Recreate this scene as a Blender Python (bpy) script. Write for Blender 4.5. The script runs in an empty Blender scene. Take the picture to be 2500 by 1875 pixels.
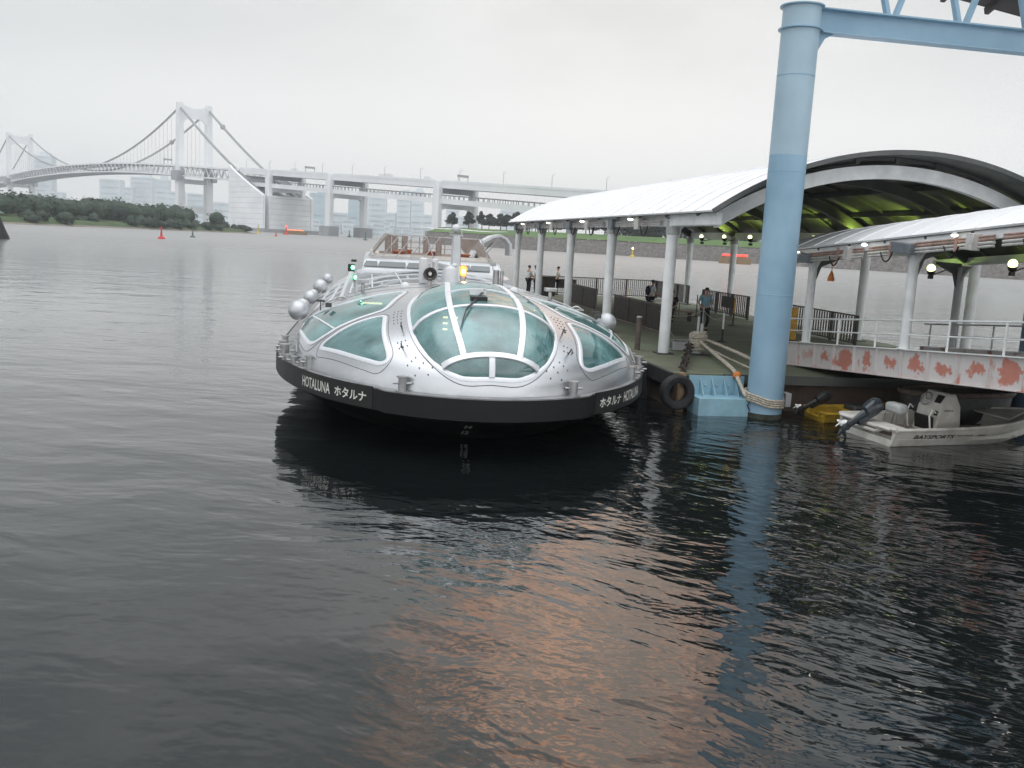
import bpy, bmesh, math, random
from mathutils import Vector, Matrix, noise
from mathutils.geometry import delaunay_2d_cdt
random.seed(7)
R = math.radians
PI = math.pi
V = Vector
scn = bpy.context.scene
COL = scn.collection

# ------------------------------------------------------------------ camera
cam_h = 4.1
roll, pitch = R(3.09), R(8.842)
F_ = V((0, math.cos(pitch), -math.sin(pitch)))
U_ = V((0, math.sin(pitch), math.cos(pitch)))
R_ = V((1, 0, 0))
R2 = R_ * math.cos(roll) + U_ * math.sin(roll)
U2 = -R_ * math.sin(roll) + U_ * math.cos(roll)
cd = bpy.data.cameras.new('camera')
cam = bpy.data.objects.new('camera', cd)
COL.objects.link(cam)
m3 = Matrix((R2, U2, -F_)).transposed()
cam.matrix_world = Matrix.Translation((0, 0, cam_h)) @ m3.to_4x4()
cd.sensor_width = 36
cd.lens = 36 * 2250 / 2500
cd.clip_start = .1
cd.clip_end = 20000
scn.camera = cam

# ------------------------------------------------------------------ world
scn.view_settings.view_transform = 'Standard'
scn.view_settings.look = 'None'
scn.view_settings.gamma = 1
scn.view_settings.exposure = 0.27
scn.view_settings.use_curve_mapping = False
SUN_AZ, SUN_EL = R(5.5), R(27)       # azimuth from +Y towards +X
world = bpy.data.worlds.new('World')
scn.world = world
world.use_nodes = True
nt = world.node_tree
nt.nodes.clear()


class NT:
    """small helper to chain shader nodes"""
    def __init__(s, tree): s.t = tree

    def n(s, typ, **kw):
        nd = s.t.nodes.new(typ)
        for k, v in kw.items():
            if k in nd.inputs: s.inp(nd.inputs[k], v)
            else: setattr(nd, k, v)
        return nd

    def inp(s, sock, v):
        if isinstance(v, bpy.types.NodeSocket): s.t.links.new(v, sock)
        else: sock.default_value = v

    def m(s, op, a, b=0.0, c=None, clamp=False):
        nd = s.t.nodes.new('ShaderNodeMath'); nd.operation = op; nd.use_clamp = clamp
        s.inp(nd.inputs[0], a); s.inp(nd.inputs[1], b)
        if c is not None: s.inp(nd.inputs[2], c)
        return nd.outputs[0]

    def vm(s, op, a, b):
        nd = s.t.nodes.new('ShaderNodeVectorMath'); nd.operation = op
        s.inp(nd.inputs[0], a); s.inp(nd.inputs[1], b)
        return nd

    def mix(s, f, a, b):
        nd = s.t.nodes.new('ShaderNodeMix'); nd.data_type = 'RGBA'
        s.inp(nd.inputs[0], f); s.inp(nd.inputs[6], a); s.inp(nd.inputs[7], b)
        return nd.outputs[2]

    def streaks(s, vec, scale, detail, rough, stretch, ang):
        """noise drawn out along the direction ang"""
        mp = s.n('ShaderNodeMapping', vector_type='TEXTURE'); s.t.links.new(vec, mp.inputs[0])
        mp.inputs['Scale'].default_value = (stretch, 1, 1); mp.inputs['Rotation'].default_value = (0, 0, ang)
        nd = s.n('ShaderNodeTexNoise', Scale=scale, Detail=detail, Roughness=rough)
        s.t.links.new(mp.outputs[0], nd.inputs['Vector'])
        return nd.outputs['Fac']

    def ramp(s, f, lo, hi):
        nd = s.t.nodes.new('ShaderNodeMapRange'); nd.clamp = True
        s.inp(nd.inputs[0], f); nd.inputs[1].default_value = lo; nd.inputs[2].default_value = hi
        return nd.outputs[0]

    def noise(s, vec, scale, detail=3, rough=.5, mapping=None):
        if mapping:
            mp = s.n('ShaderNodeMapping'); s.t.links.new(vec, mp.inputs[0])
            mp.inputs['Scale'].default_value = mapping[0]
            mp.inputs['Rotation'].default_value = mapping[1] if len(mapping) > 1 else (0, 0, 0)
            vec = mp.outputs[0]
        nd = s.n('ShaderNodeTexNoise', Scale=scale, Detail=detail, Roughness=rough)
        s.t.links.new(vec, nd.inputs['Vector'])
        return nd.outputs['Fac']


def rgb(c): return (c[0], c[1], c[2], 1)


w = NT(nt)
tc = w.n('ShaderNodeTexCoord').outputs['Generated']
sky = w.n('ShaderNodeTexSky', sky_type='NISHITA')
sky.sun_disc = False
sky.sun_elevation = SUN_EL
sky.sun_rotation = SUN_AZ
sky.dust_density = 4.0
skyc = w.vm('SCALE', sky.outputs[0], (0, 0, 0)); skyc.inputs['Scale'].default_value = 0.10
cl = w.noise(tc, 1.7, 5, .52, ((1, 1, 3.2), (0.1, 0.05, .4)))
cl2 = w.noise(tc, 4.3, 5, .55, ((1, 1, 3.5), (0.3, 0.1, 1.4)))
lobe = w.vm('DOT_PRODUCT', tc, (math.sin(R(2)) * .97, math.cos(R(2)) * .97, .22)).outputs['Value']
side = w.ramp(lobe, .70, .99)
base = w.mix(w.ramp(cl, .34, .66), rgb((.52, .555, .575)), rgb((.70, .71, .715)))
base = w.mix(w.m('MULTIPLY', side, .80), base, rgb((.76, .77, .775)))
sep = w.n('ShaderNodeSeparateXYZ'); nt.links.new(tc, sep.inputs[0])
elev = sep.outputs['Z']
# a heavier, darker cloud bank higher up; the cover is thin again overhead and behind the viewer
low = w.ramp(elev, .17, .03)
base = w.mix(w.m('MULTIPLY', low, .85), base, w.mix(side, rgb((.86, .885, .89)), rgb((.90, .905, .905))))
high = w.ramp(elev, .13, .38)
base = w.mix(w.m('MULTIPLY', high, .95), base, w.mix(w.ramp(cl2, .35, .65), rgb((.33, .36, .375)), rgb((.56, .58, .585))))
backw = w.ramp(sep.outputs['Y'], .05, -.45)
base = w.mix(w.m('MULTIPLY', backw, .92), base, w.mix(w.ramp(cl, .3, .7), rgb((.95, 1.0, 1.04)), rgb((1.35, 1.37, 1.38))))
# sunset glow breaking through the cloud round the hidden sun
sd = V((math.sin(SUN_AZ) * math.cos(SUN_EL), math.cos(SUN_AZ) * math.cos(SUN_EL), math.sin(SUN_EL)))
sdot = w.vm('DOT_PRODUCT', tc, tuple(V((math.sin(R(5.5)) * math.cos(R(27)), math.cos(R(5.5)) * math.cos(R(27)), math.sin(R(27)))))).outputs['Value']
cl3 = w.noise(tc, 9.0, 4, .6, ((1, 1, 2.6), (.2, .3, .9)))
glow = w.m('MULTIPLY', w.m('POWER', w.ramp(sdot, .972, 1.0), 1.1), w.ramp(cl3, .47, .56))
glow = w.m('MULTIPLY', glow, w.ramp(elev, .25, .36))
base = w.mix(glow, base, rgb((1.75, .93, .58)))
zen = w.ramp(elev, .66, .86)
base = w.mix(zen, base, rgb((2.15, 2.2, 2.26)))
mx = w.mix(.975, skyc.outputs[0], base)
bg = w.n('ShaderNodeBackground', Strength=1.0)
nt.links.new(mx, bg.inputs[0])
wo = w.n('ShaderNodeOutputWorld')
nt.links.new(bg.outputs[0], wo.inputs[0])

sl = bpy.data.lights.new('sun', 'SUN')
sl.energy = .014
sl.angle = R(12)
sl.color = (1, .68, .46)
so = bpy.data.objects.new('sun', sl)
COL.objects.link(so)
so.rotation_euler = (-sd).to_track_quat('-Z', 'Y').to_euler()

# ------------------------------------------------------------------ materials
MATS = {}


def mat(name, color, rough=.5, metal=0., var=.12, vscale=3., bump=0., bscale=20., spec=.5, emit=None, estr=0., coat=0.,
        var_col=None, alpha=1., trans=0., ior=None):
    m = bpy.data.materials.new(name)
    m.use_nodes = True
    t = NT(m.node_tree)
    p = m.node_tree.nodes['Principled BSDF']
    tcn = t.n('ShaderNodeTexCoord').outputs['Object']
    if var > 0:
        f = t.noise(tcn, vscale, 5, .6)
        f = t.ramp(f, .32, .68)
        dark = var_col or tuple(c * (1 - var * 2) for c in color)
        light = tuple(min(1, c * (1 + var * .5)) for c in color)
        p.inputs['Base Color'].default_value = rgb(color)
        m.node_tree.links.new(t.mix(f, rgb(dark), rgb(light)), p.inputs['Base Color'])
        rf = t.m('MULTIPLY_ADD', f, -.12, rough + .06, clamp=True)
        m.node_tree.links.new(rf, p.inputs['Roughness'])
    else:
        p.inputs['Base Color'].default_value = rgb(color)
        p.inputs['Roughness'].default_value = rough
    p.inputs['Metallic'].default_value = metal
    p.inputs['Specular IOR Level'].default_value = spec
    p.inputs['Coat Weight'].default_value = coat
    p.inputs['Alpha'].default_value = alpha
    if trans: p.inputs['Transmission Weight'].default_value = trans
    if ior: p.inputs['IOR'].default_value = ior
    if bump:
        b = t.n('ShaderNodeBump', Strength=1.0, Distance=bump)
        m.node_tree.links.new(t.noise(tcn, bscale, 4, .6), b.inputs['Height'])
        m.node_tree.links.new(b.outputs[0], p.inputs['Normal'])
    if emit:
        p.inputs['Emission Color'].default_value = rgb(emit)
        p.inputs['Emission Strength'].default_value = estr
    MATS[name] = m
    return m


mat('silver', (.61, .62, .64), .29, .88, .07, .6, .0022, 1.3)
mat('dull_silver', (.50, .515, .53), .42, .55, .06, 2.)
mat('white_paint', (.58, .59, .60), .38, 0, .07, 2.)
mat('frame_white', (.72, .73, .76), .33, .35, .04, 3.)
mat('hull_black', (.006, .0065, .008), .42, 0, .25, 1.1, .004, 4., spec=.3, var_col=(.010, .010, .010))
mat('belt_black', (.011, .011, .012), .5, 0, .25, 1.6, .003, 6., spec=.3, var_col=(.024, .023, .022))
mat('deck_grey', (.26, .26, .265), .55, .2, .15, 3.)
mat('steel', (.42, .42, .42), .35, .85, .15, 6.)
mat('dark_steel', (.07, .07, .07), .5, .3, .2, 6.)
mat('black', (.012, .012, .012), .5, 0, .2, 6.)
mat('rubber', (.018, .018, .019), .75, 0, .25, 6., .004, 12.)
mat('rail_brown', (.30, .24, .21), .5, .3, .15, 6.)
mat('red_seat', (.32, .09, .04), .6, 0, .15, 4.)
mat('cream', (.62, .58, .54), .5, 0, .1, 3.)
mat('letter', (.72, .71, .66), .5, 0, .12, 8.)
mat('teal_inside', (.12, .30, .30), .8, 0, .3, 1.2)
mat('seat_blue', (.03, .08, .13), .7, 0, .2, 3.)
mat('inside_light', (1, .75, .4), .5, 0, 0, emit=(1, .68, .30), estr=3.)
mat('inside_pale', (.45, .75, .72), .7, 0, .15, 2.)
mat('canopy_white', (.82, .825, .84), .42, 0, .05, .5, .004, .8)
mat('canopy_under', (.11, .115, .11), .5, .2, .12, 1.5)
mat('post_white', (.80, .81, .81), .42, 0, .09, 2.)
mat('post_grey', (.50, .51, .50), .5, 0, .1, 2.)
mat('blue_paint', (.26, .40, .51), .42, 0, .10, .7, .002, 3., var_col=(.20, .33, .44))
mat('blue_faded', (.34, .46, .54), .45, 0, .06, .8, .002, 3.)
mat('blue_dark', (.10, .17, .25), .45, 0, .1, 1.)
mat('blue_fresh', (.27, .45, .54), .35, 0, .10, 3., .002, 6.)
mat('deck_green', (.135, .165, .105), .85, 0, .2, .6, .004, 30., var_col=(.11, .10, .07))
mat('pontoon_rust', (.12, .08, .058), .8, 0, .25, .9, .01, 6., var_col=(.035, .03, .028))
mat('pontoon_dark', (.03, .03, .032), .7, 0, .25, 1.2, .01, 6.)
mat('brown_paint', (.045, .035, .032), .55, 0, .2, 5.)
mat('panel_brown', (.04, .030, .026), .6, 0, .2, 4.)
mat('picture_brown', (.10, .05, .035), .6, 0, .4, 9.)
mat('post_brown', (.13, .10, .085), .65, 0, .25, 8.)
mat('yellow', (.62, .34, .03), .55, 0, .2, 5.)
mat('yellow_boat', (.42, .27, .03), .45, 0, .2, 3.)
mat('orange', (.72, .22, .04), .55, 0, .15, 5.)
mat('rope', (.50, .45, .37), .9, 0, .25, 14., .006, 60.)
mat('rope_dark', (.05, .04, .035), .95, 0, .3, 14., .01, 40.)
mat('paper', (.52, .47, .33), .7, 0, .25, 9.)
mat('boat_white', (.66, .64, .60), .42, 0, .12, 2., var_col=(.46, .43, .38))
mat('boat_inside', (.52, .46, .40), .7, 0, .2, 3., var_col=(.34, .27, .22))
mat('outboard', (.035, .045, .055), .3, 0, .2, 4., coat=.3)
mat('prop_white', (.8, .8, .78), .4, 0, .08, 8.)
mat('skin', (.42, .25, .17), .6, 0, .08, 8.)
mat('hair', (.014, .012, .011), .6, 0, .2, 9.)
mat('shirt_white', (.66, .67, .68), .8, 0, .1, 6.)
mat('shirt_blue', (.20, .37, .45), .8, 0, .1, 6.)
mat('shirt_cream', (.55, .53, .47), .8, 0, .1, 6.)
mat('navy', (.016, .018, .026), .8, 0, .2, 6.)
mat('concrete', (.84, .845, .85), .7, 0, .07, .06, .02, 1.)
mat('tide_mark', (.05, .055, .04), .9, 0, .3, 4., .006, 14., var_col=(.02, .022, .018))
mat('concrete_joint', (.62, .63, .64), .8, 0, 0)
mat('concrete_grey', (.38, .39, .40), .8, 0, .12, .08)
mat('bridge_white', (.80, .81, .82), .55, 0, .05, .05)
mat('bridge_dark', (.34, .36, .38), .6, 0, .1, .05)
mat('cable_grey', (.30, .31, .32), .7, 0, .1, .1)
mat('bark', (.07, .05, .038), .9, 0, .25, 3., .02, 8.)
mat('pine_leaf', (.022, .038, .026), .8, 0, .35, .35)
mat('island_leaf', (.026, .048, .024), .8, 0, .45, .06, var_col=(.012, .026, .016))
mat('park_leaf', (.035, .060, .030), .8, 0, .4, .2)
mat('grass', (.085, .16, .032), .9, 0, .25, .05, .03, 2., var_col=(.06, .11, .03))
mat('rock', (.15, .135, .125), .9, 0, .3, .8, .25, 1.6, var_col=(.06, .055, .052))
mat('sand', (.23, .20, .17), .95, 0, .2, .2)
mat('island_grass', (.06, .10, .03), .9, 0, .3, .1, .05, 1.)
mat('haze_building', (.70, .76, .78), .7, 0, .08, .02)  # wall colour paled to stand in for denser haze
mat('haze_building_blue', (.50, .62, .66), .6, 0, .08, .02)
mat('building_glass', (.60, .66, .69), .5, 0, .2, .05)  # window bands kept pale, haze put into their colour
mat('buoy_red', (.55, .03, .03), .5, 0, .15, 2.)
mat('buoy_green', (.08, .13, .10), .5, 0, .15, 2.)
mat('buoy_yellow', (.55, .42, .08), .5, 0, .15, 2.)
mat('lantern_red', (1, .05, .03), .5, 0, 0, emit=(1, .04, .02), estr=3.)
mat('glow_orange', (1, .35, .12), .5, 0, 0, emit=(1, .22, .05), estr=2.2)
mat('lamp_amber', (1, .6, .3), .5, 0, 0, emit=(1, .48, .13), estr=9.)
mat('lamp_amber_glass', (.9, .35, .08), .15, 0, 0, emit=(1, .32, .07), estr=.7)
mat('lamp_green', (.3, 1, .6), .5, 0, 0, emit=(.15, 1, .52), estr=4.)
mat('lamp_flood', (1, 1, .8), .5, 0, 0, emit=(.92, 1, .42), estr=2.6)
mat('lamp_white', (1, 1, .95), .5, 0, 0, emit=(1, .97, .82), estr=5.)
mat('conduit', (.62, .60, .58), .5, .3, .15, 5.)
mat('conduit_rust', (.42, .27, .22), .6, .1, .25, 5.)
mat('box_grey', (.16, .18, .20), .5, .1, .12, 5.)
mat('wood', (.30, .21, .12), .8, 0, .25, 5.)
mat('vehicle_white', (.7, .7, .7), .4, 0, .05, 2.)
mat('roof_dark', (.055, .045, .045), .6, 0, .2, .8)
mat('groove', (.10, .10, .105), .5, .2, .1, 5.)
mat('deckhouse', (.50, .515, .53), .35, .5, .05, 1.5)


def glass_mat(name, tint, mixf, rough=.03):
    """tinted pane: part see-through, part film with reflections painted into its blotchy tint, with a Fresnel gloss"""
    m = bpy.data.materials.new(name); m.use_nodes = True
    t = NT(m.node_tree); m.node_tree.nodes.clear()
    tcn = t.n('ShaderNodeTexCoord').outputs['Object']
    n1 = t.ramp(t.noise(tcn, .9, 5, .62), .36, .64)
    col = t.mix(n1, rgb(tuple(c * .42 for c in tint)), rgb(tuple(c * 1.15 for c in tint)))  # uneven tint adds painted gloss contrast to the panes
    tr = t.n('ShaderNodeBsdfTransparent'); tr.inputs[0].default_value = rgb((.45, .72, .70))
    df = t.n('ShaderNodeBsdfDiffuse'); m.node_tree.links.new(col, df.inputs[0])
    gl = t.n('ShaderNodeBsdfGlossy'); gl.inputs['Roughness'].default_value = rough
    fr = t.n('ShaderNodeFresnel'); fr.inputs[0].default_value = 2.1
    a = t.n('ShaderNodeMixShader'); a.inputs[0].default_value = mixf
    m.node_tree.links.new(tr.outputs[0], a.inputs[1]); m.node_tree.links.new(df.outputs[0], a.inputs[2])
    b = t.n('ShaderNodeMixShader')
    m.node_tree.links.new(fr.outputs[0], b.inputs[0])
    m.node_tree.links.new(a.outputs[0], b.inputs[1]); m.node_tree.links.new(gl.outputs[0], b.inputs[2])
    o = t.n('ShaderNodeOutputMaterial'); m.node_tree.links.new(b.outputs[0], o.inputs[0])
    MATS[name] = m


glass_mat('glass_teal', (.27, .54, .54), .45)
glass_mat('glass_grey', (.30, .34, .35), .7)
glass_mat('glass_dark', (.06, .09, .10), .8)


# ------------------------------------------------------------------ mesh helpers
class MB:
    def __init__(s): s.v = []; s.f = []

    def add(s, vs, fs):
        o = len(s.v)
        s.v += [tuple(v) for v in vs]
        s.f += [tuple(i + o for i in f) for f in fs]
        return s

    def box(s, c, size, rz=0., M=None):
        hx, hy, hz = size[0] / 2, size[1] / 2, size[2] / 2
        vs = [V((x, y, z)) for x in (-hx, hx) for y in (-hy, hy) for z in (-hz, hz)]
        if M is None: M = Matrix.Rotation(rz, 3, 'Z')
        vs = [M @ v + V(c) for v in vs]
        return s.add(vs, [(0, 1, 3, 2), (4, 6, 7, 5), (0, 4, 5, 1), (2, 3, 7, 6), (0, 2, 6, 4), (1, 5, 7, 3)])

    def beam(s, p0, p1, wdt, hgt, up=(0, 0, 1)):
        p0, p1 = V(p0), V(p1)
        d = (p1 - p0); L = d.length; d.normalize()
        sd_ = d.cross(V(up))
        if sd_.length < 1e-4: sd_ = d.cross(V((0, 1, 0)))
        sd_.normalize(); u = sd_.cross(d)
        vs = [p + sd_ * a * wdt / 2 + u * b * hgt / 2 for p in (p0, p1) for a, b in ((-1, -1), (1, -1), (1, 1), (-1, 1))]
        return s.add(vs, [(3, 2, 1, 0), (4, 5, 6, 7), (0, 1, 5, 4), (1, 2, 6, 5), (2, 3, 7, 6), (3, 0, 4, 7)])

    def tube(s, p0, p1, r0, r1=None, n=10, caps=True):
        return s.path([p0, p1], r0 if r1 is None else [r0, r1], n, caps=caps)

    def path(s, pts, r, n=8, closed=False, caps=True):
        pts = [V(p) for p in pts]; k = len(pts)
        rs = r if isinstance(r, (list, tuple)) else [r] * k
        vs = []; u = None
        for i, p in enumerate(pts):
            a = pts[i - 1] if (i > 0 or closed) else p
            b = pts[(i + 1) % k] if (i < k - 1 or closed) else p
            d = (b - a)
            d = d.normalized() if d.length > 1e-9 else V((0, 0, 1))
            if u is None:
                u = d.cross(V((0, 0, 1)))
                if u.length < 1e-3: u = d.cross(V((0, 1, 0)))
            u = (u - d * u.dot(d)).normalized()
            w_ = d.cross(u)
            for j in range(n):
                t_ = 2 * PI * j / n
                vs.append(p + (u * math.cos(t_) + w_ * math.sin(t_)) * rs[i])
        fs = []
        for i in range(k if closed else k - 1):
            for j in range(n):
                a, b = i * n + j, i * n + (j + 1) % n
                c, d_ = ((i + 1) % k) * n + (j + 1) % n, ((i + 1) % k) * n + j
                fs.append((a, b, c, d_))
        if caps and not closed:
            fs.append(tuple(range(n - 1, -1, -1)))
            fs.append(tuple((k - 1) * n + j for j in range(n)))
        return s.add(vs, fs)

    def lathe(s, prof, c=(0, 0, 0), n=20, M=None):
        """prof: (radius, z) from bottom to top"""
        vs = []
        for r, z in prof:
            for j in range(n):
                t_ = 2 * PI * j / n
                v = V((r * math.cos(t_), r * math.sin(t_), z))
                if M is not None: v = M @ v
                vs.append(v + V(c))
        fs = [(i * n + j, i * n + (j + 1) % n, (i + 1) * n + (j + 1) % n, (i + 1) * n + j)
              for i in range(len(prof) - 1) for j in range(n)]
        fs.append(tuple(range(n - 1, -1, -1)))
        fs.append(tuple((len(prof) - 1) * n + j for j in range(n)))
        return s.add(vs, fs)

    def ball(s, c, r, n=14, m=8, M=None):
        if not isinstance(r, (tuple, list)): r = (r, r, r)
        vs = []
        for i in range(m + 1):
            ph = -PI / 2 + PI * i / m
            ph = max(-PI / 2 + .02, min(PI / 2 - .02, ph))
            for j in range(n):
                t_ = 2 * PI * j / n
                v = V((r[0] * math.cos(ph) * math.cos(t_), r[1] * math.cos(ph) * math.sin(t_), r[2] * math.sin(ph)))
                if M is not None: v = M @ v
                vs.append(v + V(c))
        fs = [(i * n + j, i * n + (j + 1) % n, (i + 1) * n + (j + 1) % n, (i + 1) * n + j) for i in range(m) for j in range(n)]
        fs.append(tuple(range(n - 1, -1, -1))); fs.append(tuple(m * n + j for j in range(n)))
        return s.add(vs, fs)

    def prism(s, pts, d):
        """closed polygon pts (3D) extruded by vector d"""
        k = len(pts); d = V(d)
        vs = [V(p) for p in pts] + [V(p) + d for p in pts]
        fs = [tuple(range(k - 1, -1, -1)), tuple(range(k, 2 * k))]
        fs += [(i, (i + 1) % k, k + (i + 1) % k, k + i) for i in range(k)]
        return s.add(vs, fs)

    def loft(s, rings, closed=True, cap0=True, cap1=True):
        n = len(rings[0]); vs = [p for r_ in rings for p in r_]
        fs = []
        for i in range(len(rings) - 1):
            for j in range(n if closed else n - 1):
                fs.append((i * n + j, i * n + (j + 1) % n, (i + 1) * n + (j + 1) % n, (i + 1) * n + j))
        if closed and cap0: fs.append(tuple(range(n - 1, -1, -1)))
        if closed and cap1: fs.append(tuple((len(rings) - 1) * n + j for j in range(n)))
        return s.add(vs, fs)

    def ribbon(s, pts, nrm, wdt, h, closed=False):
        """strip of width wdt standing h proud of a surface, following pts with normals nrm"""
        k = len(pts); vs = []
        for i in range(k):
            p = V(pts[i]); nn = V(nrm[i]).normalized()
            a = V(pts[i - 1]) if (i > 0 or closed) else p
            b = V(pts[(i + 1) % k]) if (i < k - 1 or closed) else p
            sd_ = nn.cross(b - a).normalized()
            for du, dh in ((-wdt / 2, -.03), (-wdt / 2, h * .8), (-wdt * .45, h), (wdt * .45, h), (wdt / 2, h * .8), (wdt / 2, -.03)):
                vs.append(p + sd_ * du + nn * dh)
        n = 6; fs = []
        for i in range(k if closed else k - 1):
            for j in range(n):
                fs.append((i * n + j, i * n + (j + 1) % n, ((i + 1) % k) * n + (j + 1) % n, ((i + 1) % k) * n + j))
        if not closed:
            fs.append(tuple(range(n - 1, -1, -1))); fs.append(tuple((k - 1) * n + j for j in range(n)))
        return s.add(vs, fs)


def set_tags(o, label=None, cat=None, group=None, kind=None):
    if label: o['label'] = label
    if cat: o['category'] = cat
    if group: o['group'] = group
    if kind: o['kind'] = kind
    return o


def obj(name, mb, m, parent=None, smooth=40, label=None, cat=None, group=None, kind=None, bevel=0):
    me = bpy.data.meshes.new(name)
    me.from_pydata([tuple(v) for v in mb.v], [], mb.f)
    bm = bmesh.new(); bm.from_mesh(me)
    bmesh.ops.recalc_face_normals(bm, faces=bm.faces)
    bm.to_mesh(me); bm.free()
    me.materials.append(MATS[m] if isinstance(m, str) else m)
    if smooth:
        for p in me.polygons: p.use_smooth = True
        me.set_sharp_from_angle(angle=R(smooth))
    o = bpy.data.objects.new(name, me)
    COL.objects.link(o)
    if parent: o.parent = parent
    if bevel:
        b = o.modifiers.new('bevel', 'BEVEL'); b.width = bevel; b.segments = 2; b.limit_method = 'ANGLE'
    return set_tags(o, label, cat, group, kind)


def thing(name, label, cat, loc=(0, 0, 0), rz=0., group=None):
    o = bpy.data.objects.new(name, None)
    COL.objects.link(o)
    o.location = loc; o.rotation_euler = (0, 0, rz)
    o.empty_display_size = .3
    return set_tags(o, label, cat, group)


def copy_tree(o, parent=None, loc=None, rz=None, label=None, scale=None):
    c = o.copy(); COL.objects.link(c); c.parent = parent
    if loc is not None: c.location = loc
    if rz is not None: c.rotation_euler = (0, 0, rz)
    if label: c['label'] = label
    if scale is not None: c.scale = scale
    for ch in o.children: copy_tree(ch, c)
    return c


def lamp(name, loc, energy, color, parent=None, radius=.08):
    l = bpy.data.lights.new(name, 'POINT'); l.energy = energy; l.color = color; l.shadow_soft_size = radius
    o = bpy.data.objects.new(name, l); COL.objects.link(o); o.location = loc
    if parent: o.parent = parent
    return o


def spot(name, loc, target, energy, color, parent, angle=115):
    l = bpy.data.lights.new(name, 'SPOT'); l.energy = energy; l.color = color; l.shadow_soft_size = .09
    l.spot_size = R(angle); l.spot_blend = .6
    o = bpy.data.objects.new(name, l); COL.objects.link(o); o.location = loc; o.parent = parent
    o.rotation_euler = (V(target) - V(loc)).to_track_quat('-Z', 'Y').to_euler()
    return o


def text_mesh(body, size, offset=0.0, extrude=0.0, spacing=1.0):
    cu = bpy.data.curves.new('t', 'FONT'); cu.body = body; cu.size = size; cu.offset = offset; cu.extrude = extrude
    cu.space_character = spacing; cu.align_x = 'CENTER'; cu.align_y = 'CENTER'; cu.resolution_u = 3
    o = bpy.data.objects.new('t', cu); COL.objects.link(o)
    dg = bpy.context.evaluated_depsgraph_get(); dg.update()
    me = o.evaluated_get(dg).to_mesh()
    vs = [tuple(v.co) for v in me.vertices]; fs = [tuple(p.vertices) for p in me.polygons]
    o.evaluated_get(dg).to_mesh_clear()
    bpy.data.objects.remove(o); bpy.data.curves.remove(cu)
    return vs, fs


def bezier(p0, p1, p2, n=12):
    p0, p1, p2 = V(p0), V(p1), V(p2)
    return [p0 * (1 - t) ** 2 + p1 * 2 * t * (1 - t) + p2 * t * t for t in (i / n for i in range(n + 1))]


def sag(p0, p1, drop, n=10):
    p0, p1 = V(p0), V(p1)
    return [p0.lerp(p1, i / n) - V((0, 0, drop * 4 * (i / n) * (1 - i / n))) for i in range(n + 1)]


# ------------------------------------------------------------------ the setting: water
def water_material():
    m = bpy.data.materials.new('water'); m.use_nodes = True
    t = NT(m.node_tree)
    p = m.node_tree.nodes['Principled BSDF']
    tcn = t.n('ShaderNodeTexCoord').outputs['Object']
    p.inputs['Base Color'].default_value = rgb((.005, .007, .0075))
    p.inputs['Roughness'].default_value = .035
    p.inputs['IOR'].default_value = 1.75
    p.inputs['Specular IOR Level'].default_value = .5
    # warp so that the crests are not straight
    wn = t.n('ShaderNodeTexNoise', Scale=.22, Detail=2)
    m.node_tree.links.new(tcn, wn.inputs['Vector'])
    ws = t.vm('SUBTRACT', wn.outputs['Color'], (.5, .5, .5)).outputs[0]
    wsc = t.vm('SCALE', ws, (0, 0, 0)); wsc.inputs['Scale'].default_value = 1.6
    co = t.vm('ADD', tcn, wsc.outputs[0]).outputs[0]
    swell = t.noise(co, .30, 2, .5, ((1, 1.5, 1), (0, 0, .3)))
    rip1 = t.streaks(co, 1.5, 3, .5, 2.4, R(-9))
    rip2 = t.streaks(co, 3.3, 2.5, .5, 2.8, R(-36))
    rip3 = t.streaks(co, 3.0, 2, .5, 2.0, R(24))
    fine = t.streaks(co, 8.5, 2, .5, 1.8, R(-20))
    patch = t.ramp(t.noise(tcn, .055, 3, .55, ((1, 2.2, 1), (0, 0, .1))), .38, .66)
    sx = t.n('ShaderNodeSeparateXYZ'); m.node_tree.links.new(tcn, sx.inputs[0])
    # small wind ripples are livelier by the pontoon than out on the sheltered left
    choppy = t.m('MULTIPLY_ADD', t.ramp(sx.outputs['X'], -5.0, 2.5), .52, .48)
    # the open bay beyond the pontoon is smoother to the eye: finer, lower ripples and a sheen partly painted into the base colour
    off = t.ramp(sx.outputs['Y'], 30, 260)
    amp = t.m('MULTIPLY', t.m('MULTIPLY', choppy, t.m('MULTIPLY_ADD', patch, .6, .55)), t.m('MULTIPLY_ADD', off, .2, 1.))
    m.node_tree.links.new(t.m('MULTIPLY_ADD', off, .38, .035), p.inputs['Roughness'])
    m.node_tree.links.new(t.mix(off, rgb((.005, .007, .0075)), rgb((.24, .24, .235))), p.inputs['Base Color'])  # paler base colour stands in for brighter reflected sky far out
    h = t.m('MULTIPLY', swell, t.m('MULTIPLY_ADD', off, -.035, .05))
    right = t.ramp(sx.outputs['X'], -2.5, 3.0)
    h = t.m('ADD', h, t.m('MULTIPLY', rip1, t.m('MULTIPLY', amp, .052)))
    h = t.m('ADD', h, t.m('MULTIPLY', rip2, t.m('MULTIPLY', amp, t.m('MULTIPLY_ADD', right, .021, .012))))
    h = t.m('ADD', h, t.m('MULTIPLY', rip3, t.m('MULTIPLY', amp, .012)))
    h = t.m('ADD', h, t.m('MULTIPLY', fine, t.m('MULTIPLY', amp, .0035)))
    b = t.n('ShaderNodeBump', Strength=1.0, Distance=1.0)
    m.node_tree.links.new(h, b.inputs['Height'])
    m.node_tree.links.new(b.outputs[0], p.inputs['Normal'])
    MATS['water'] = m


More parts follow.
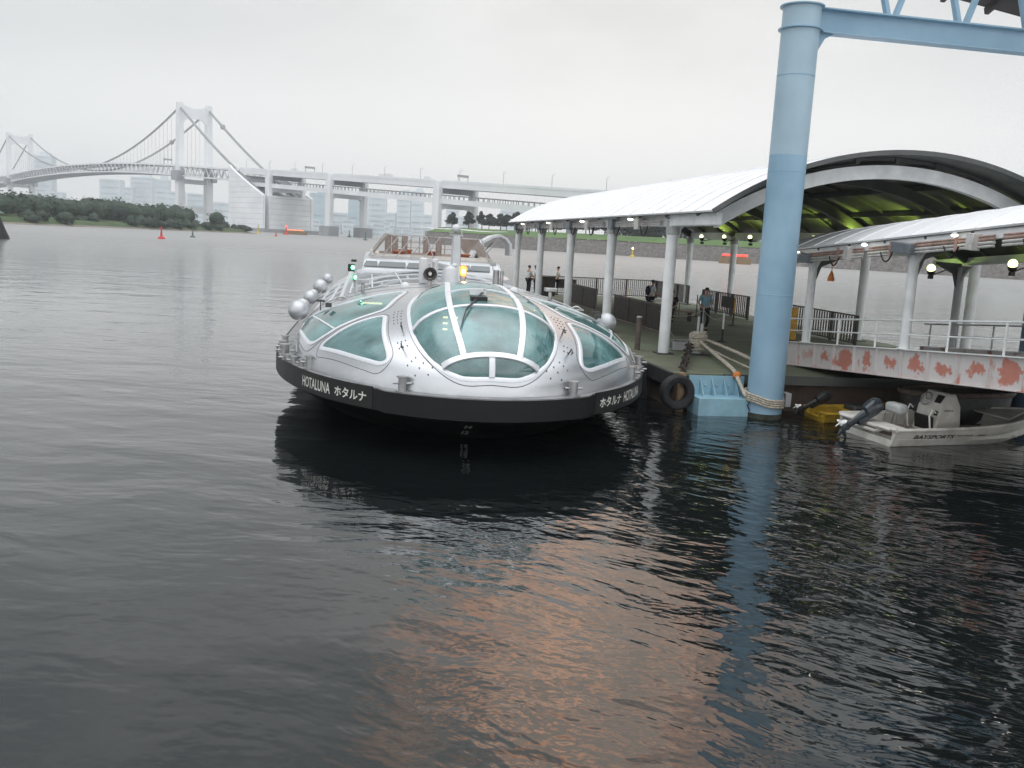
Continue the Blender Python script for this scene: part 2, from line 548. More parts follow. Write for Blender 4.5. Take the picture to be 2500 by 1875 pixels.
water_material()
wm = MB()
ys = [-60, 0, 20, 60, 150, 400, 1200, 3000, 7000]
xs = [-6000, -1500, -300, -60, -15, 15, 60, 300, 1500, 6000]
wm.add([(x, y, 0) for y in ys for x in xs],
       [(j * 10 + i, j * 10 + i + 1, (j + 1) * 10 + i + 1, (j + 1) * 10 + i) for j in range(8) for i in range(9)])
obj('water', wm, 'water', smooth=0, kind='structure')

HAZE = True
if HAZE:
    hm = bpy.data.materials.new('haze_air'); hm.use_nodes = True
    ht = hm.node_tree; ht.nodes.clear()
    pv = ht.nodes.new('ShaderNodeVolumePrincipled')
    pv.inputs['Color'].default_value = (.93, .965, 1.0, 1)
    pv.inputs['Density'].default_value = .00026
    pv.inputs['Anisotropy'].default_value = .25
    ho = ht.nodes.new('ShaderNodeOutputMaterial'); ht.links.new(pv.outputs[0], ho.inputs['Volume'])
    MATS['haze_air'] = hm
    obj('haze', MB().box((0, 1430, 84), (5200, 3100, 170)), 'haze_air', smooth=0, kind='stuff')

# ------------------------------------------------------------------ the sightseeing boat
# local frame: x to the right of the bow as seen from ahead, y from bow to stern, z up
BOAT = thing('sightseeing_boat', 'silver teardrop shaped passenger boat with teal glass bubbles and black hull beside the pontoon',
             'boat', (-.29, 16.3, 0), math.atan2(.158, .9874))
SC, SA, SB, SZ, SH, SN = 6.3, 5.82, 4.05, 1.16, 1.70, 2.45
LEN = 33.0


def sb_at(s):
    return SB if s < 21 else SB * math.sqrt(max(0.02, 1 - ((s - 21) / 12.6) ** 2))


def sh_at(s):
    return SH if s < 24 else SH * (1 - .55 * ((s - 24) / 9) ** 2)


def dom(u, v):
    if u < 0:
        ph = math.hypot(u, v); ph = min(ph, 1.0)
        rho = math.sin(ph * PI / 2)
        k = rho / ph if ph > 1e-6 else PI / 2
        s, t = SC + SA * u * k, SB * v * k
        hh = SH
    else:
        ph = min(abs(v), 1.0); s = SC + SA * u
        t = math.copysign(sb_at(s) * math.sin(ph * PI / 2), v); hh = sh_at(s)
    z = SZ + hh * max(0., math.cos(ph * PI / 2)) ** (2 / SN)
    return V((t, s, z))


def inv(s, t):
    if s < SC:
        nu, nv = (s - SC) / SA, t / SB
        rho = min(math.hypot(nu, nv), .99999)
        ph = math.asin(rho) / (PI / 2)
        return (nu / rho * ph, nv / rho * ph) if rho > 1e-6 else (0, 0)
    return ((s - SC) / SA, math.copysign(math.asin(min(abs(t) / sb_at(s), .99999)) / (PI / 2), t))


def dnorm(u, v):
    e = 1e-3
    f = (lambda a, b: dom(a, b))
    n = (f(u + e, v) - f(u - e, v)).cross(f(u, v + e) - f(u, v - e))
    if n.length < 1e-12: n = V((0, -1, 0))
    n.normalize()
    c = V((0, max(8., dom(u, v).y), 0))
    if n.dot(dom(u, v) - c) < 0: n = -n
    return n


BC, BA, BB, BH = 2.76, 3.4, 1.46, .42
BF = 2.20       # the bubble's ellipse in plan and its swell


def bulge(p):
    n_, a_ = (2.8, BF) if p.y < BC else (2.0, BA)
    q = (abs(p.y - BC) / a_) ** n_ + (abs(p.x) / BB) ** n_
    return BH * max(0., 1 - q) ** .6


def lift(u, v, extra=0.):
    p = dom(u, v); n = dnorm(u, v)
    return p + n * (bulge(p) + extra), n


def on_shell(s, t, extra=0.):
    return lift(*inv(s, t), extra)[0]


def smooth_poly(pts, sub=2):
    for _ in range(sub):
        q = []
        for i in range(len(pts)):
            a, b = V(pts[i]), V(pts[(i + 1) % len(pts)])
            q += [a * .75 + b * .25, a * .25 + b * .75]
        pts = q
    return [tuple(p) for p in pts]


def smooth_line(pts, sub=2):
    pts = [V(p) for p in pts]
    for _ in range(sub):
        q = [pts[0]]
        for i in range(len(pts) - 1):
            a, b = pts[i], pts[i + 1]
            q += [a * .75 + b * .25, a * .25 + b * .75]
        pts = q + [pts[-1]]
    return pts




def bub(a, da=0.):
    c_, s_ = math.cos(a), math.sin(a)
    n_, a_ = (2.8, BF) if c_ < 0 else (2.0, BA)
    return (BC + (a_ + da) * math.copysign(abs(c_) ** (2 / n_), c_), (BB + da) * math.copysign(abs(s_) ** (2 / n_), s_))


dome_st = [bub(2 * PI * i / 96) for i in range(96)]
W1 = smooth_poly([(5.85, 1.40), (4.68, 1.69), (3.62, 1.93), (3.52, 2.21), (3.44, 2.57), (3.42, 2.94), (3.40, 3.14), (3.52, 3.38), (3.8, 3.52), (4.29, 3.64),
                  (5.2, 3.80), (6.2, 3.91), (7.1, 3.92), (7.2, 3.80), (6.45, 3.60), (5.85, 3.23), (5.75, 2.82), (5.86, 2.42), (5.98, 2.0), (6.02, 1.6)])
W2 = smooth_poly([(3.14, 1.95), (3.22, 2.1), (3.24, 2.39), (3.20, 2.75), (3.14, 3.01), (3.18, 3.26), (3.02, 3.20), (2.49, 2.89), (1.96, 2.53), (1.57, 2.19),
                  (1.41, 2.02), (1.38, 1.90), (1.48, 1.88), (1.79, 1.94), (2.19, 1.98), (2.60, 1.97), (2.95, 1.95)])
GLAZ = [(8.9, -3.72), (8.9, 3.72), (17.3, 3.72), (17.3, -3.72)]


def densify(pts, n):
    q = []
    for i in range(len(pts)):
        a, b = V(pts[i]), V(pts[(i + 1) % len(pts)])
        for k in range(n): q.append(tuple(a.lerp(b, k / n)))
    return q


regions = {'dome': [inv(*p) for p in dome_st]}
for sg in (-1, 1):
    regions['w1%d' % sg] = [inv(s, sg * t) for s, t in W1]
    regions['w2%d' % sg] = [inv(s, sg * t) for s, t in W2]
regions['glaz'] = [inv(s, t) for s, t in densify(GLAZ, 26)]


def in_poly(p, poly):
    c = False; j = len(poly) - 1
    for i in range(len(poly)):
        a, b = poly[i], poly[j]
        if (a[1] > p[1]) != (b[1] > p[1]) and p[0] < (b[0] - a[0]) * (p[1] - a[1]) / (b[1] - a[1]) + a[0]: c = not c
        j = i
    return c


UMAX = (LEN - .7 - SC) / SA
pts, edges = [], []
nb = 120
bd = [(-math.cos(a), math.sin(a)) for a in (-PI / 2 + PI * i / nb for i in range(nb + 1))]
bd = [(x if x < -1e-9 else 0., y) for x, y in bd]
back = [(UMAX * i / 60, 1.) for i in range(1, 61)] + [(UMAX, 1 - 2 * i / 20) for i in range(1, 21)] + [(UMAX * (60 - i) / 60, -1.) for i in range(1, 60)]
loop0 = bd + back
pts += loop0; edges += [(i, (i + 1) % len(loop0)) for i in range(len(loop0))]
for k, poly in regions.items():
    o = len(pts); pts += poly
    edges += [(o + i, o + (i + 1) % len(poly)) for i in range(len(poly))]
border = [V(p) for p in pts]
from mathutils.kdtree import KDTree
kd = KDTree(len(border))
for i, b in enumerate(border): kd.insert((b[0], b[1], 0), i)
kd.balance()
g = .036
for i in range(int(-1 / g), int(UMAX / g) + 1):
    u = i * g
    if u > .5 and i % 3: continue
    for j in range(int(-1 / g), int(1 / g) + 1):
        v = j * g
        if u < 0 and math.hypot(u, v) > .985: continue
        if u > UMAX - .02 or abs(v) > .985: continue
        if kd.find((u, v, 0))[2] < .016: continue
        pts.append((u, v))
cv, ce, cf, _, _, _ = delaunay_2d_cdt([V(p) for p in pts], edges, [], 0, 1e-6)
P3 = {}
shell_f, reg_f = [], {k: [] for k in regions}
for f in cf:
    c = sum((cv[i] for i in f), V((0, 0))) / 3
    for k, poly in regions.items():
        if in_poly(c, poly): reg_f[k].append(tuple(f)); break
    else:
        shell_f.append(tuple(f))


def surf_mesh(faces, extra, thick=0.):
    idx = {}; mb = MB(); vs = []
    for f in faces:
        for i in f:
            if i not in idx:
                idx[i] = len(vs)
                vs.append(lift(cv[i][0], cv[i][1], extra)[0])
    fs = [tuple(idx[i] for i in f) for f in faces]
    mb.add(vs, fs)
    return mb


sm = surf_mesh(shell_f, 0)
# turn the rim of the shell down to the deck
o = len(sm.v)
rim = [dom(*p) for p in loop0]
for p in rim: sm.v.append(tuple(p))
for p in rim: sm.v.append((p.x, p.y, SZ - .12))
nl = len(rim)
sm.f += [(o + i, o + (i + 1) % nl, o + nl + (i + 1) % nl, o + nl + i) for i in range(nl)]
shell = obj('shell', sm, 'silver', BOAT, smooth=50)
for nme, key, mt in (('windscreen', 'dome', 'glass_teal'), ('side_window', 'w1-1', 'glass_teal'), ('side_window', 'w2-1', 'glass_teal'),
                     ('side_window', 'w11', 'glass_teal'), ('side_window', 'w21', 'glass_teal'), ('roof_glazing', 'glaz', 'glass_grey')):
    pn = obj(nme, surf_mesh(reg_f[key], -.012), mt, BOAT, smooth=60)
    fr = MB()
    poly = regions[key]
    pp = [lift(u, v, 0) for u, v in poly]
    wd = {'dome': .10, 'glaz': .10}.get(key, .085)
    fr.ribbon([a for a, b in pp], [b for a, b in pp], wd, .012, closed=True)

    def bar(st, wdt, h=.014):
        q = [lift(*inv(s, t), 0) for s, t in st]
        fr.ribbon([a for a, b in q], [b for a, b in q], wdt, h)

    if key == 'dome':
        for sg in (-1, 1):
            bar([(p[0], sg * p[1]) for p in smooth_line([(.80, .50), (1.15, .58), (1.55, .64), (2.12, .68), (3.0, .66), (3.8, .60), (4.8, .54), (5.8, .48)], 3)], .115)
        arc = lambda s0, k, T: [(s0 - k * (t_ / 1.5) ** 2, t_) for t_ in (-T + 2 * T * i / 24 for i in range(25))]
        bar(arc(2.08, .16, 1.40), .10)
        bar(arc(3.18, .55, .64), .035, .02)
        bar(arc(.80, -.02, .90), .12)
        bar([(.57, 0), (.64, 0), (.72, 0), (.80, 0)], .11)
        seam = MB()
        out = [lift(*inv(*bub(a, .045)), 0) for a in (2 * PI * i / 90 for i in range(90))]
        seam.ribbon([a for a, b in out], [b for a, b in out], .016, .006, closed=True)
        obj('seam', seam, 'groove', BOAT)
    if key.startswith('w1'):
        sg = -1 if '-' in key else 1
        bar([(3.45, sg * 2.98), (4.1, sg * 3.18), (4.8, sg * 3.35), (6.4, sg * 3.60)], .04)
    if key == 'glaz':
        for t_ in (-3.3, -2.8, -2.2, -1.4, -.5, .5, 1.4, 2.2, 2.8, 3.3):
            bar([(8.9 + 8.4 * i / 20, t_) for i in range(21)], .035, .018)
        for s_ in (11.7, 14.5):
            bar([(s_, -3.7 + 7.4 * i / 40) for i in range(41)], .09)
    obj('frame', fr, 'frame_white', pn)

# thin seams of the plating and the line of studs
sm2 = MB()
for s_ in (7.15, 8.45):
    q = [lift(*inv(s_ + .9 * (abs(t_) / 3.9) ** 3, t_), 0) for t_ in (-3.85 + 7.7 * i / 60 for i in range(61))]
    sm2.ribbon([a for a, b in q], [b for a, b in q], .014, .006)
for sg in (-1, 1):
    for poly in (W1, W2):
        n_ = len(poly); q = []
        area = sum(poly[i][0] * poly[(i + 1) % n_][1] - poly[(i + 1) % n_][0] * poly[i][1] for i in range(n_))
        for i in range(n_):
            d_ = V(poly[(i + 1) % n_]) - V(poly[i - 1]); d_ = d_.normalized() if d_.length > 1e-6 else V((1, 0))
            nn = V((d_.y, -d_.x)) * (1 if area > 0 else -1)
            q.append(lift(*inv(poly[i][0] + nn.x * .085, sg * (poly[i][1] + nn.y * .085)), 0))
        sm2.ribbon([a for a, b in q], [b for a, b in q], .012, .004, closed=True)
obj('plate_seam', sm2, 'groove', BOAT)
st = MB()
for sg in (-1, 1):
    for s_, t_0 in ((3.29, 1.67), (3.10, 1.69), (2.91, 1.70), (2.71, 1.70), (2.53, 1.70), (1.69, 1.64), (1.51, 1.61), (1.12, 1.46), (.95, 1.32), (.81, 1.16)):
        for k in (-1, 0, 1):
            tt_ = t_0 + k * .075
            u, v = inv(s_ - k * max(0, 1.5 - s_) * .08, sg * tt_); p, n = lift(u, v, 0)
            q = V((0, 0, 1)).rotation_difference(n).to_matrix()
            st.box(p, (.022, .034, .014), M=q)
obj('stud', st, 'groove', BOAT, kind='stuff')
for sg in (-1, 1):
    for s_ in (2.20, 1.48):
        p, n = lift(*inv(s_, sg * 1.62), 0)
        h_ = MB(); h_.path([p - n * .02, p + n * .07, p + n * .11 + V((0, -.05, .02)), p + n * .10 + V((0, -.14, -.02))], .014, 6)
        h_.ball(p + n * .10 + V((0, -.15, -.03)), .022, 8, 6)
        obj('grab_handle', h_, 'dark_steel', BOAT)

# hull: rim outline by arc, belt, deck ledge
HB, HA = 4.48, 7.0


def outline(off=0., n=56, s0=.36, b=HB, a=HA, send=LEN, front=0.):
    """half outline (x >= 0) from the bow tip to the stern"""
    q = []
    for i in range(n + 1):
        ph = PI / 2 * i / n
        x_ = (b + off) * math.sin(ph)
        q.append(V((x_, s0 - off + (a + off) * (1 - max(0., math.cos(ph))) - front * max(0., min(1., (2.06 - x_) / .05)))))
    for i in range(1, 13): q.append(V((b + off, s0 + a + (21 - a - s0) * i / 12)))
    for i in range(1, 25):
        ph = PI / 2 * i / 24
        q.append(V((1.2 + (b + off - 1.2) * math.cos(ph) ** .8 if i < 24 else 1.2, 21 + (send + off - 21) * math.sin(ph))))
    return q


def full(off=0., z=0., **k):
    h_ = outline(off, **k)
    return [V((p.x, p.y, z)) for p in h_] + [V((-p.x, p.y, z)) for p in reversed(h_) if p.x > 1e-4]


hull = MB()
hull.loft([full(-.9, -.6, s0=3.0, b=3.9), full(-.6, .0, s0=2.0, b=4.2), full(-.3, .45, s0=1.25), full(-.08, .72, s0=.55), full(-.0, .80, front=.14), full(0, 1.20, front=.14)])
obj('hull', hull, 'hull_black', BOAT, smooth=50)
obj('side_deck', MB().loft([full(-.02, 1.202, front=.14, n=90), full(-.02, 1.225, front=.14, n=90)]), 'deck_grey', BOAT, smooth=30)
for sg in (-1, 1):
    o1, o2 = outline(0.008), outline(-.03)
    rings = []
    for i in range(len(o1)):
        if o1[i].x < 2.12 and i < 60: continue
        a, b = o1[i], o2[i]
        rings.append([V((sg * q.x, q.y, z)) for q, z in ((b, 1.15), (b, 1.232), (a, 1.236), (a, .82), (b, .79), (b, .9))])
    obj('rubbing_belt', MB().loft(rings), 'belt_black', BOAT, smooth=30)

# ship's name on both belts
ol = outline(.012)
acc = [0.]
for i in range(1, len(ol)): acc.append(acc[-1] + (ol[i] - ol[i - 1]).length)


def at_arc(a):
    for i in range(1, len(ol)):
        if acc[i] >= a:
            k = (a - acc[i - 1]) / (acc[i] - acc[i - 1])
            return ol[i - 1].lerp(ol[i], k), (ol[i] - ol[i - 1]).normalized()


def arc_of(x):
    for i in range(1, len(ol)):
        if ol[i].x >= x: return acc[i]


def wrap_text(body, sg, xa, xb, hgt, z, bold=.012):
    vs, fs = text_mesh(body, 1.0, offset=bold)
    x0 = min(v[0] for v in vs); x1 = max(v[0] for v in vs); y0 = min(v[1] for v in vs); y1 = max(v[1] for v in vs)
    A0, A1 = arc_of(xa), arc_of(xb)
    out = []
    for v in vs:
        k = (v[0] - x0) / (x1 - x0)
        # seen from outside the left belt the bow is on the right, on the right belt it is on the left
        a = A1 + (A0 - A1) * k if sg < 0 else A0 + (A1 - A0) * k
        p, d_ = at_arc(a)
        nrm = V((d_.y, -d_.x))
        q = p + nrm * .006
        out.append(V((sg * q.x, q.y, z + ((v[1] - y0) / (y1 - y0) - .5) * hgt)))
    mb = MB().add(out, fs)
    ob = obj('lettering', mb, 'letter', BOAT, smooth=0)
    return ob


wrap_text('HOTALUNA', -1, 2.97, 3.57, .22, 1.02)
wrap_text('ホタルナ', -1, 2.27, 2.81, .20, 1.02, .02)
wrap_text('ホタルナ', 1, 2.27, 2.81, .20, 1.02, .02)
wrap_text('HOTALUNA', 1, 2.97, 3.57, .22, 1.02)
from mathutils.bvhtree import BVHTree
hbv = BVHTree.FromPolygons([V(v) for v in hull.v], hull.f)
for body, z in (('14', .40), ('12', .17)):
    vs, fs = text_mesh(body, .17, offset=.008)
    out = []
    for v in vs:
        p = V((-.28 + v[0], -2, z + v[1])); h_ = hbv.ray_cast(p, V((0, 1, 0)))
        out.append(V((p.x, (h_[0].y if h_[0] else 1.2) - .012, p.z)))
    obj('draft_mark', MB().add(out, fs), 'letter', BOAT, smooth=0)


def bollard(x, y, z, r=.075, h=.26, cross=True):
    b = MB().lathe([(r * 1.7, 0), (r * 1.7, .02), (r, .03), (r, h), (r * 1.45, h + .005), (r * 1.45, h + .03), (r * .9, h + .04)], (x, y, z), 18)
    if cross: b.tube((x - r * 2.3, y, z + h * .58), (x + r * 2.3, y, z + h * .58), .022, n=8)
    obj('bollard', b, 'steel', BOAT)


for sg in (-1, 1):
    bollard(sg * 1.63, .85, 1.225)
    bollard(sg * 3.46, 3.30, 1.225, .085, .26)
    bollard(sg * 3.66, 3.75, 1.225, .05, .12)
    bollard(sg * 3.84, 4.15, 1.225, .07, .12)
    bollard(sg * 4.12, 5.0, 1.225, .09, .28)
    bollard(sg * 4.0, 4.6, 1.225, .09, .10)
    bollard(sg * 4.24, 5.9, 1.225, .07, .24)
    bollard(sg * 4.3, 7.2, 1.225, .07, .22)
    # hand line lying along the shell, from the deck up over the shoulder
    ln = MB()
    ln.path([on_shell(s, sg * t, .05) for s, t in ((4.2, 3.75), (5.0, 3.84), (6.2, 3.80), (7.3, 3.72), (8.0, 3.45), (8.3, 3.0), (8.35, 2.4), (8.3, 1.8))], .02, 6)
    obj('hand_line', ln, 'steel', BOAT)

# spheres along the sides
for sg in (-1, 1):
    for s_, r in ((8.0, .26), (9.3, .21), (12.8, .215), (14.2, .17), (18.6, .27), (24.5, .23)):
        if sg > 0 and s_ not in (8.0,): continue
        sp = MB().ball((sg * 4.06, s_, 2.05), (r, r * 1.15, r), 24, 14)
        obj('fender_sphere', sp, 'dull_silver', BOAT, smooth=80)
    rl = MB(); rl.path([(sg * 4.0, s_, 1.86) for s_ in (7.4, 12, 18, 26)], .035, 8); obj('side_rail', rl, 'steel', BOAT)

# fittings on top
for sg in (-1, 1):
    c = on_shell(7.35, sg * 1.39)
    obj('vent_cap', MB().ball(c + V((0, 0, 0)), (.135, .135, .15), 18, 10), 'white_paint', BOAT)
horn = MB()
Mx = Matrix.Rotation(R(98), 3, 'X') @ Matrix.Rotation(0, 3, 'Z')
horn.lathe([(.07, -.30), (.075, -.2), (.10, -.12), (.15, -.03), (.175, .02), (.18, .035), (.165, .03), (.06, -.10)], (-.72, 8.2, 3.12), 24, Mx)
H_ = obj('horn', horn, 'dark_steel', BOAT)
obj('horn_plug', MB().lathe([(.05, -.12), (.05, .0), (.03, .03)], (-.72, 8.2, 3.12), 16, Mx), 'white_paint', H_)
obj('horn_stand', MB().tube((-.72, 8.3, 2.80), (-.72, 8.3, 2.96), .05).box((-.72, 8.28, 2.98), (.34, .10, .05)).box((-.90, 8.26, 3.05), (.03, .1, .18)).box((-.54, 8.26, 3.05), (.03, .1, .18)), 'steel', BOAT)
for x, y, z0, z1, r in ((-.86, 8.8, 2.84, 3.52, .13), (-.54, 9.1, 2.84, 3.50, .09)):
    obj('searchlight_pod', MB().lathe([(r * .8, z0), (r, z0 + .1), (r, z1 - .1), (r * .9, z1 - .03), (r * .5, z1)], (x, y, 0), 20), 'white_paint', BOAT)
obj('radar_arm', MB().tube((-.70, 9.0, 3.44), (.0, 9.2, 3.30), .035).box((-.66, 8.95, 3.36), (.07, .12, .25)), 'white_paint', BOAT)
obj('radar_dome', MB().lathe([(.26, 2.82), (.24, 2.86), (.225, 3.0), (.20, 3.22), (.15, 3.30), (.06, 3.33)], (-.12, 9.2, 0), 24).ball((.0, 9.2, 3.34), (.085, .085, .06)), 'white_paint', BOAT)
al = obj('amber_lamp', MB().lathe([(.075, 3.13), (.088, 3.16), (.088, 3.30), (.07, 3.37), (.03, 3.39)], (.08, 7.55, 0), 18).path([V((.08 + .10 * math.cos(a), 7.55, 3.27 + .14 * math.sin(a))) for a in (PI * i / 10 for i in range(11))], .008, 5), 'lamp_amber_glass', BOAT)
obj('bulb', MB().ball((.08, 7.50, 3.25), (.062, .066, .075)), 'lamp_amber', al)
obj('lamp_base', MB().lathe([(.10, 2.8), (.085, 2.9), (.06, 3.0), (.085, 3.12), (.085, 3.135)], (.08, 7.55, 0), 14), 'steel', BOAT)
lamp('amber_light', (.08, 7.36, 3.26), 9, (1, .5, .15), BOAT, .06)
mast = MB()
mast.loft([[V((x, 11 + y, z)) for x, y in ((-a_, 0), (-a_ * .7, -c_), (a_ * .7, -c_), (a_, 0), (a_ * .7, c_), (-a_ * .7, c_))] for z, a_, c_ in ((2.82, .20, .30), (3.2, .155, .24), (3.9, .135, .18), (4.15, .12, .16))])
for v_ in range(len(mast.v)): mast.v[v_] = (mast.v[v_][0] + .19, mast.v[v_][1], mast.v[v_][2])
ms = obj('mast', mast, 'white_paint', BOAT)
obj('mast_bracket', MB().box((.17, 11, 4.16), (.38, .14, .05)).box((.02, 11, 4.24), (.03, .1, .18)).box((.33, 11, 4.24), (.03, .1, .18)), 'steel', ms)
hb = obj('wind_vane', MB().ball((.17, 11, 4.36), (.13, .16, .12), 18, 10), 'white_paint', BOAT)
for a, b in ((-1, 1), (1, -1)):
    bl = MB()
    ring = []
    for k in range(9):
        f_ = k / 8; x = .17 + a * (.08 + 1.42 * f_); z = 4.34 + (-.02 * math.sin(f_ * PI) + .02 * f_ ** 2 + (.05 * f_ ** 3 if a < 0 else -.02 * f_)); c_ = .055 * (1 - .7 * f_)
        ring.append([V((x, 11 - c_, z - .012)), V((x, 11 + c_, z - .012)), V((x, 11 + c_ * .6, z + .012)), V((x, 11 - c_ * .6, z + .012))])
    obj('blade', bl.loft(ring), 'steel', hb)
# signal lamps with their struts on the left shoulder
def px_pod(x, y, z):
    pass
gs = MB().beam(on_shell(8.0, -2.95), (-2.72, 8.3, 3.05), .10, .16).beam(on_shell(8.3, -2.62), (-2.68, 8.35, 3.05), .05, .08)
obj('lamp_strut', gs, 'white_paint', BOAT)
gl = obj('signal_lamp', MB().box((-2.76, 8.32, 3.18), (.17, .12, .19)).box((-2.70, 8.5, 3.36), (.14, .14, .06)), 'black', BOAT, bevel=.01)
obj('lens', MB().ball((-2.72, 8.24, 3.19), (.05, .03, .055)), 'lamp_green', gl)
gl = obj('signal_lamp', MB().box((-2.66, 8.25, 2.93), (.08, .08, .14)), 'steel', BOAT, bevel=.01)
obj('lens', MB().ball((-2.65, 8.19, 2.94), (.04, .03, .05)), 'lamp_green', gl)
for sg in (-1, 1):
    cb = on_shell(7.9, sg * 2.45)
    obj('camera_post', MB().tube(cb, cb + V((0, 0, .24)), .05).box(cb + V((0, -.05, .30)), (.32, .26, .09)), 'steel', BOAT, bevel=.012)
    c1 = on_shell(6.9, sg * 2.95)
    obj('cable_cleat', MB().path([c1 + V((-.17 + .34 * i / 8, .0, .02 + .09 * math.sin(PI * i / 8))) for i in range(9)], .025, 6).box(c1 + V((0, 0, .03)), (.38, .16, .03)), 'steel', BOAT)
    c2 = on_shell(6.9, sg * 3.45)
    obj('flood_bracket', MB().tube(c2, c2 + V((0, -.05, .22)), .014).box(c2 + V((0, -.08, .24)), (.20, .10, .05)), 'dark_steel', BOAT)
    obj('clip_lamp', MB().box(on_shell(5.6, sg * 3.2) + V((0, -.05, .12)), (.14, .07, .10)), 'dark_steel', BOAT)
obj('exhaust_pipe', MB().tube((1.20, 9.5, 2.6), (1.20, 9.5, 3.26), .09, n=16).tube((1.36, 9.5, 2.6), (1.36, 9.5, 3.24), .05, n=12).tube((1.1, 9.5, 3.26), (1.1, 9.5, 3.36), .012).box((1.1, 9.5, 3.42), (.16, .12, .11)), 'steel', BOAT)
# windscreen wiper and control box inside/outside the bubble
wp = MB()
p0 = on_shell(2.90, .06, .06); p1 = on_shell(1.75, -.40, .07); p2 = on_shell(1.24, -.54, .035)
wp.tube(p0, p1, .014, n=6); wp.tube(p0 + V((.035, 0, 0)), p1 + V((.02, 0, 0)), .010, n=6)
wp.path([on_shell(1.95, -.33, .05), p1, p2], [.014, .02, .008], 6)
obj('windscreen_wiper', wp, 'dark_steel', BOAT)
cbx = obj('control_box', MB().box(on_shell(2.42, -.10, -.02), (.34, .20, .14)), 'black', BOAT, bevel=.012)
obj('box_tray', MB().box(on_shell(2.18, -.06, -.09), (.44, .26, .05)), 'dark_steel', cbx, bevel=.012)
obj('display', MB().box(on_shell(1.95, -.13, -.16), (.32, .12, .20)), 'black', cbx, bevel=.012)
obj('box_plate', MB().box(on_shell(2.78, -.08, .02), (.34, .12, .10), M=Matrix.Rotation(R(-8), 3, 'X')), 'white_paint', cbx)

# interior seen through the panes
ins = MB().loft([full(-1.05, 1.24, s0=1.6, n=30), full(-1.05, 1.27, s0=1.6, n=30)])
obj('cabin_floor', ins, 'teal_inside', BOAT)
bh = MB()
bh.loft([[V((x, y, 1.16 + (dom(*inv(y, x)).z - 1.16) * k - .08 * (k > .5))) for x in (-3.3 + 6.6 * i / 24 for i in range(25))] for y, k in ((8.2, 0), (8.2, 1), (8.35, 1), (8.35, 0))], closed=False)
obj('bulkhead', bh, 'inside_pale', BOAT)
for sg in (-1, 1):
    for y in (3.4, 4.6, 5.8, 7.0):
        obj('passenger_seat', MB().box((sg * 2.45, y, 1.42), (1.0, .42, .10)).box((sg * 2.45, y + .2, 1.66), (1.0, .08, .42)).box((sg * 2.45, y, 1.25), (.8, .3, .2)), 'seat_blue', BOAT, bevel=.03)
    obj('ceiling_lamp', MB().box((sg * 2.2, 7.4, 2.35), (.5, .05, .04)), 'inside_light', BOAT)
obj('aisle_wall', MB().box((-1.55, 6.2, 1.85), (.08, 3.2, 1.2)), 'inside_pale', BOAT); obj('aisle_wall', MB().box((1.55, 6.2, 1.85), (.08, 3.2, 1.2)), 'inside_pale', BOAT)
obj('helm_seat', MB().box((.45, 4.6, 1.6), (.5, .5, .12)).box((.45, 4.85, 1.95), (.5, .1, .65)).box((.45, 4.6, 1.4), (.12, .12, .35)), 'seat_blue', BOAT, bevel=.03)
cn = MB().box((0, 3.6, 1.45), (1.9, .5, .55)).box((0, 3.9, 1.78), (2.1, .7, .08)).box((0, 5.6, 1.7), (.5, .5, .9))
obj('helm_console', cn, 'seat_blue', BOAT, bevel=.04)
lamp('cabin_light', (0, 5.2, 2.45), 14, (.75, 1, .95), BOAT, .25)
for sg in (-1, 1): lamp('cabin_light', (sg * 2.5, 5.6, 2.2), 7, (.75, 1, .92), BOAT, .2)
nl_ = MB()
for i in range(2):
    for j in range(3): nl_.box((-.62 + i * .22, 4.0, 2.36 - j * .13), (.10, .02, .035))
obj('panel_light', nl_, 'inside_light', BOAT)

# deckhouse with windows, sun deck, railings
dh = MB()
prof = [(17.2, 2.70), (17.75, 2.86), (18.05, 3.12), (18.25, 3.22), (28.5, 3.22), (29.2, 3.1), (30, 2.2)]
rings = []
for s_, z_ in prof:
    wd_ = 2.62 if s_ < 18 else 2.55
    rings.append([V((-wd_ - .25, s_, 1.9)), V((-wd_ - .12, s_, min(z_, 2.75))), V((-wd_ + .05, s_, z_ - .05)), V((-wd_ + .2, s_, z_)), V((wd_ - .2, s_, z_)), V((wd_ - .05, s_, z_ - .05)), V((wd_ + .12, s_, min(z_, 2.75))), V((wd_ + .25, s_, 1.9))])
obj('deckhouse', dh.loft(rings), 'deckhouse', BOAT, smooth=35)
n_face = V((0, -.26, .3)).normalized()
for x0, x1 in ((-2.42, -2.02), (-1.92, -1.0), (-.88, .42), (.78, 1.35), (1.42, 2.1)):
    sk = .10
    q = [V((x0 - sk, 17.80, 2.90)), V((x1, 17.80, 2.90)), V((x1, 18.0, 3.08)), V((x0, 18.0, 3.08))]
    pn = obj('deckhouse_window', MB().prism([p + V((0, -.012, .012)) for p in q], (0, -.012, .010)), 'glass_dark', BOAT)
obj('sun_deck', MB().box((0, 23.3, 3.25), (4.5, 10.0, .05)), 'cream', BOAT)
obj('deck_coaming', MB().box((0, 18.55, 3.31), (4.5, .10, .12)).box((-2.2, 23.3, 3.31), (.1, 10, .12)).box((2.2, 23.3, 3.31), (.1, 10, .12)), 'cream', BOAT)


def rail_run(p0, p1, lean, hgt, n, bars, m, name='railing', thick=.022):
    p0, p1, lean = V(p0), V(p1), V(lean)
    rl = MB()
    for i in range(n + 1):
        a = p0.lerp(p1, i / n); rl.tube(a, a + V((0, 0, hgt)) + lean, thick, n=6)
    for b_ in bars:
        o_ = lean * b_ + V((0, 0, hgt * b_)); rl.tube(p0 + o_, p1 + o_, thick * (1. if b_ == 1 else .7), n=6)
    return obj(name, rl, m, BOAT)


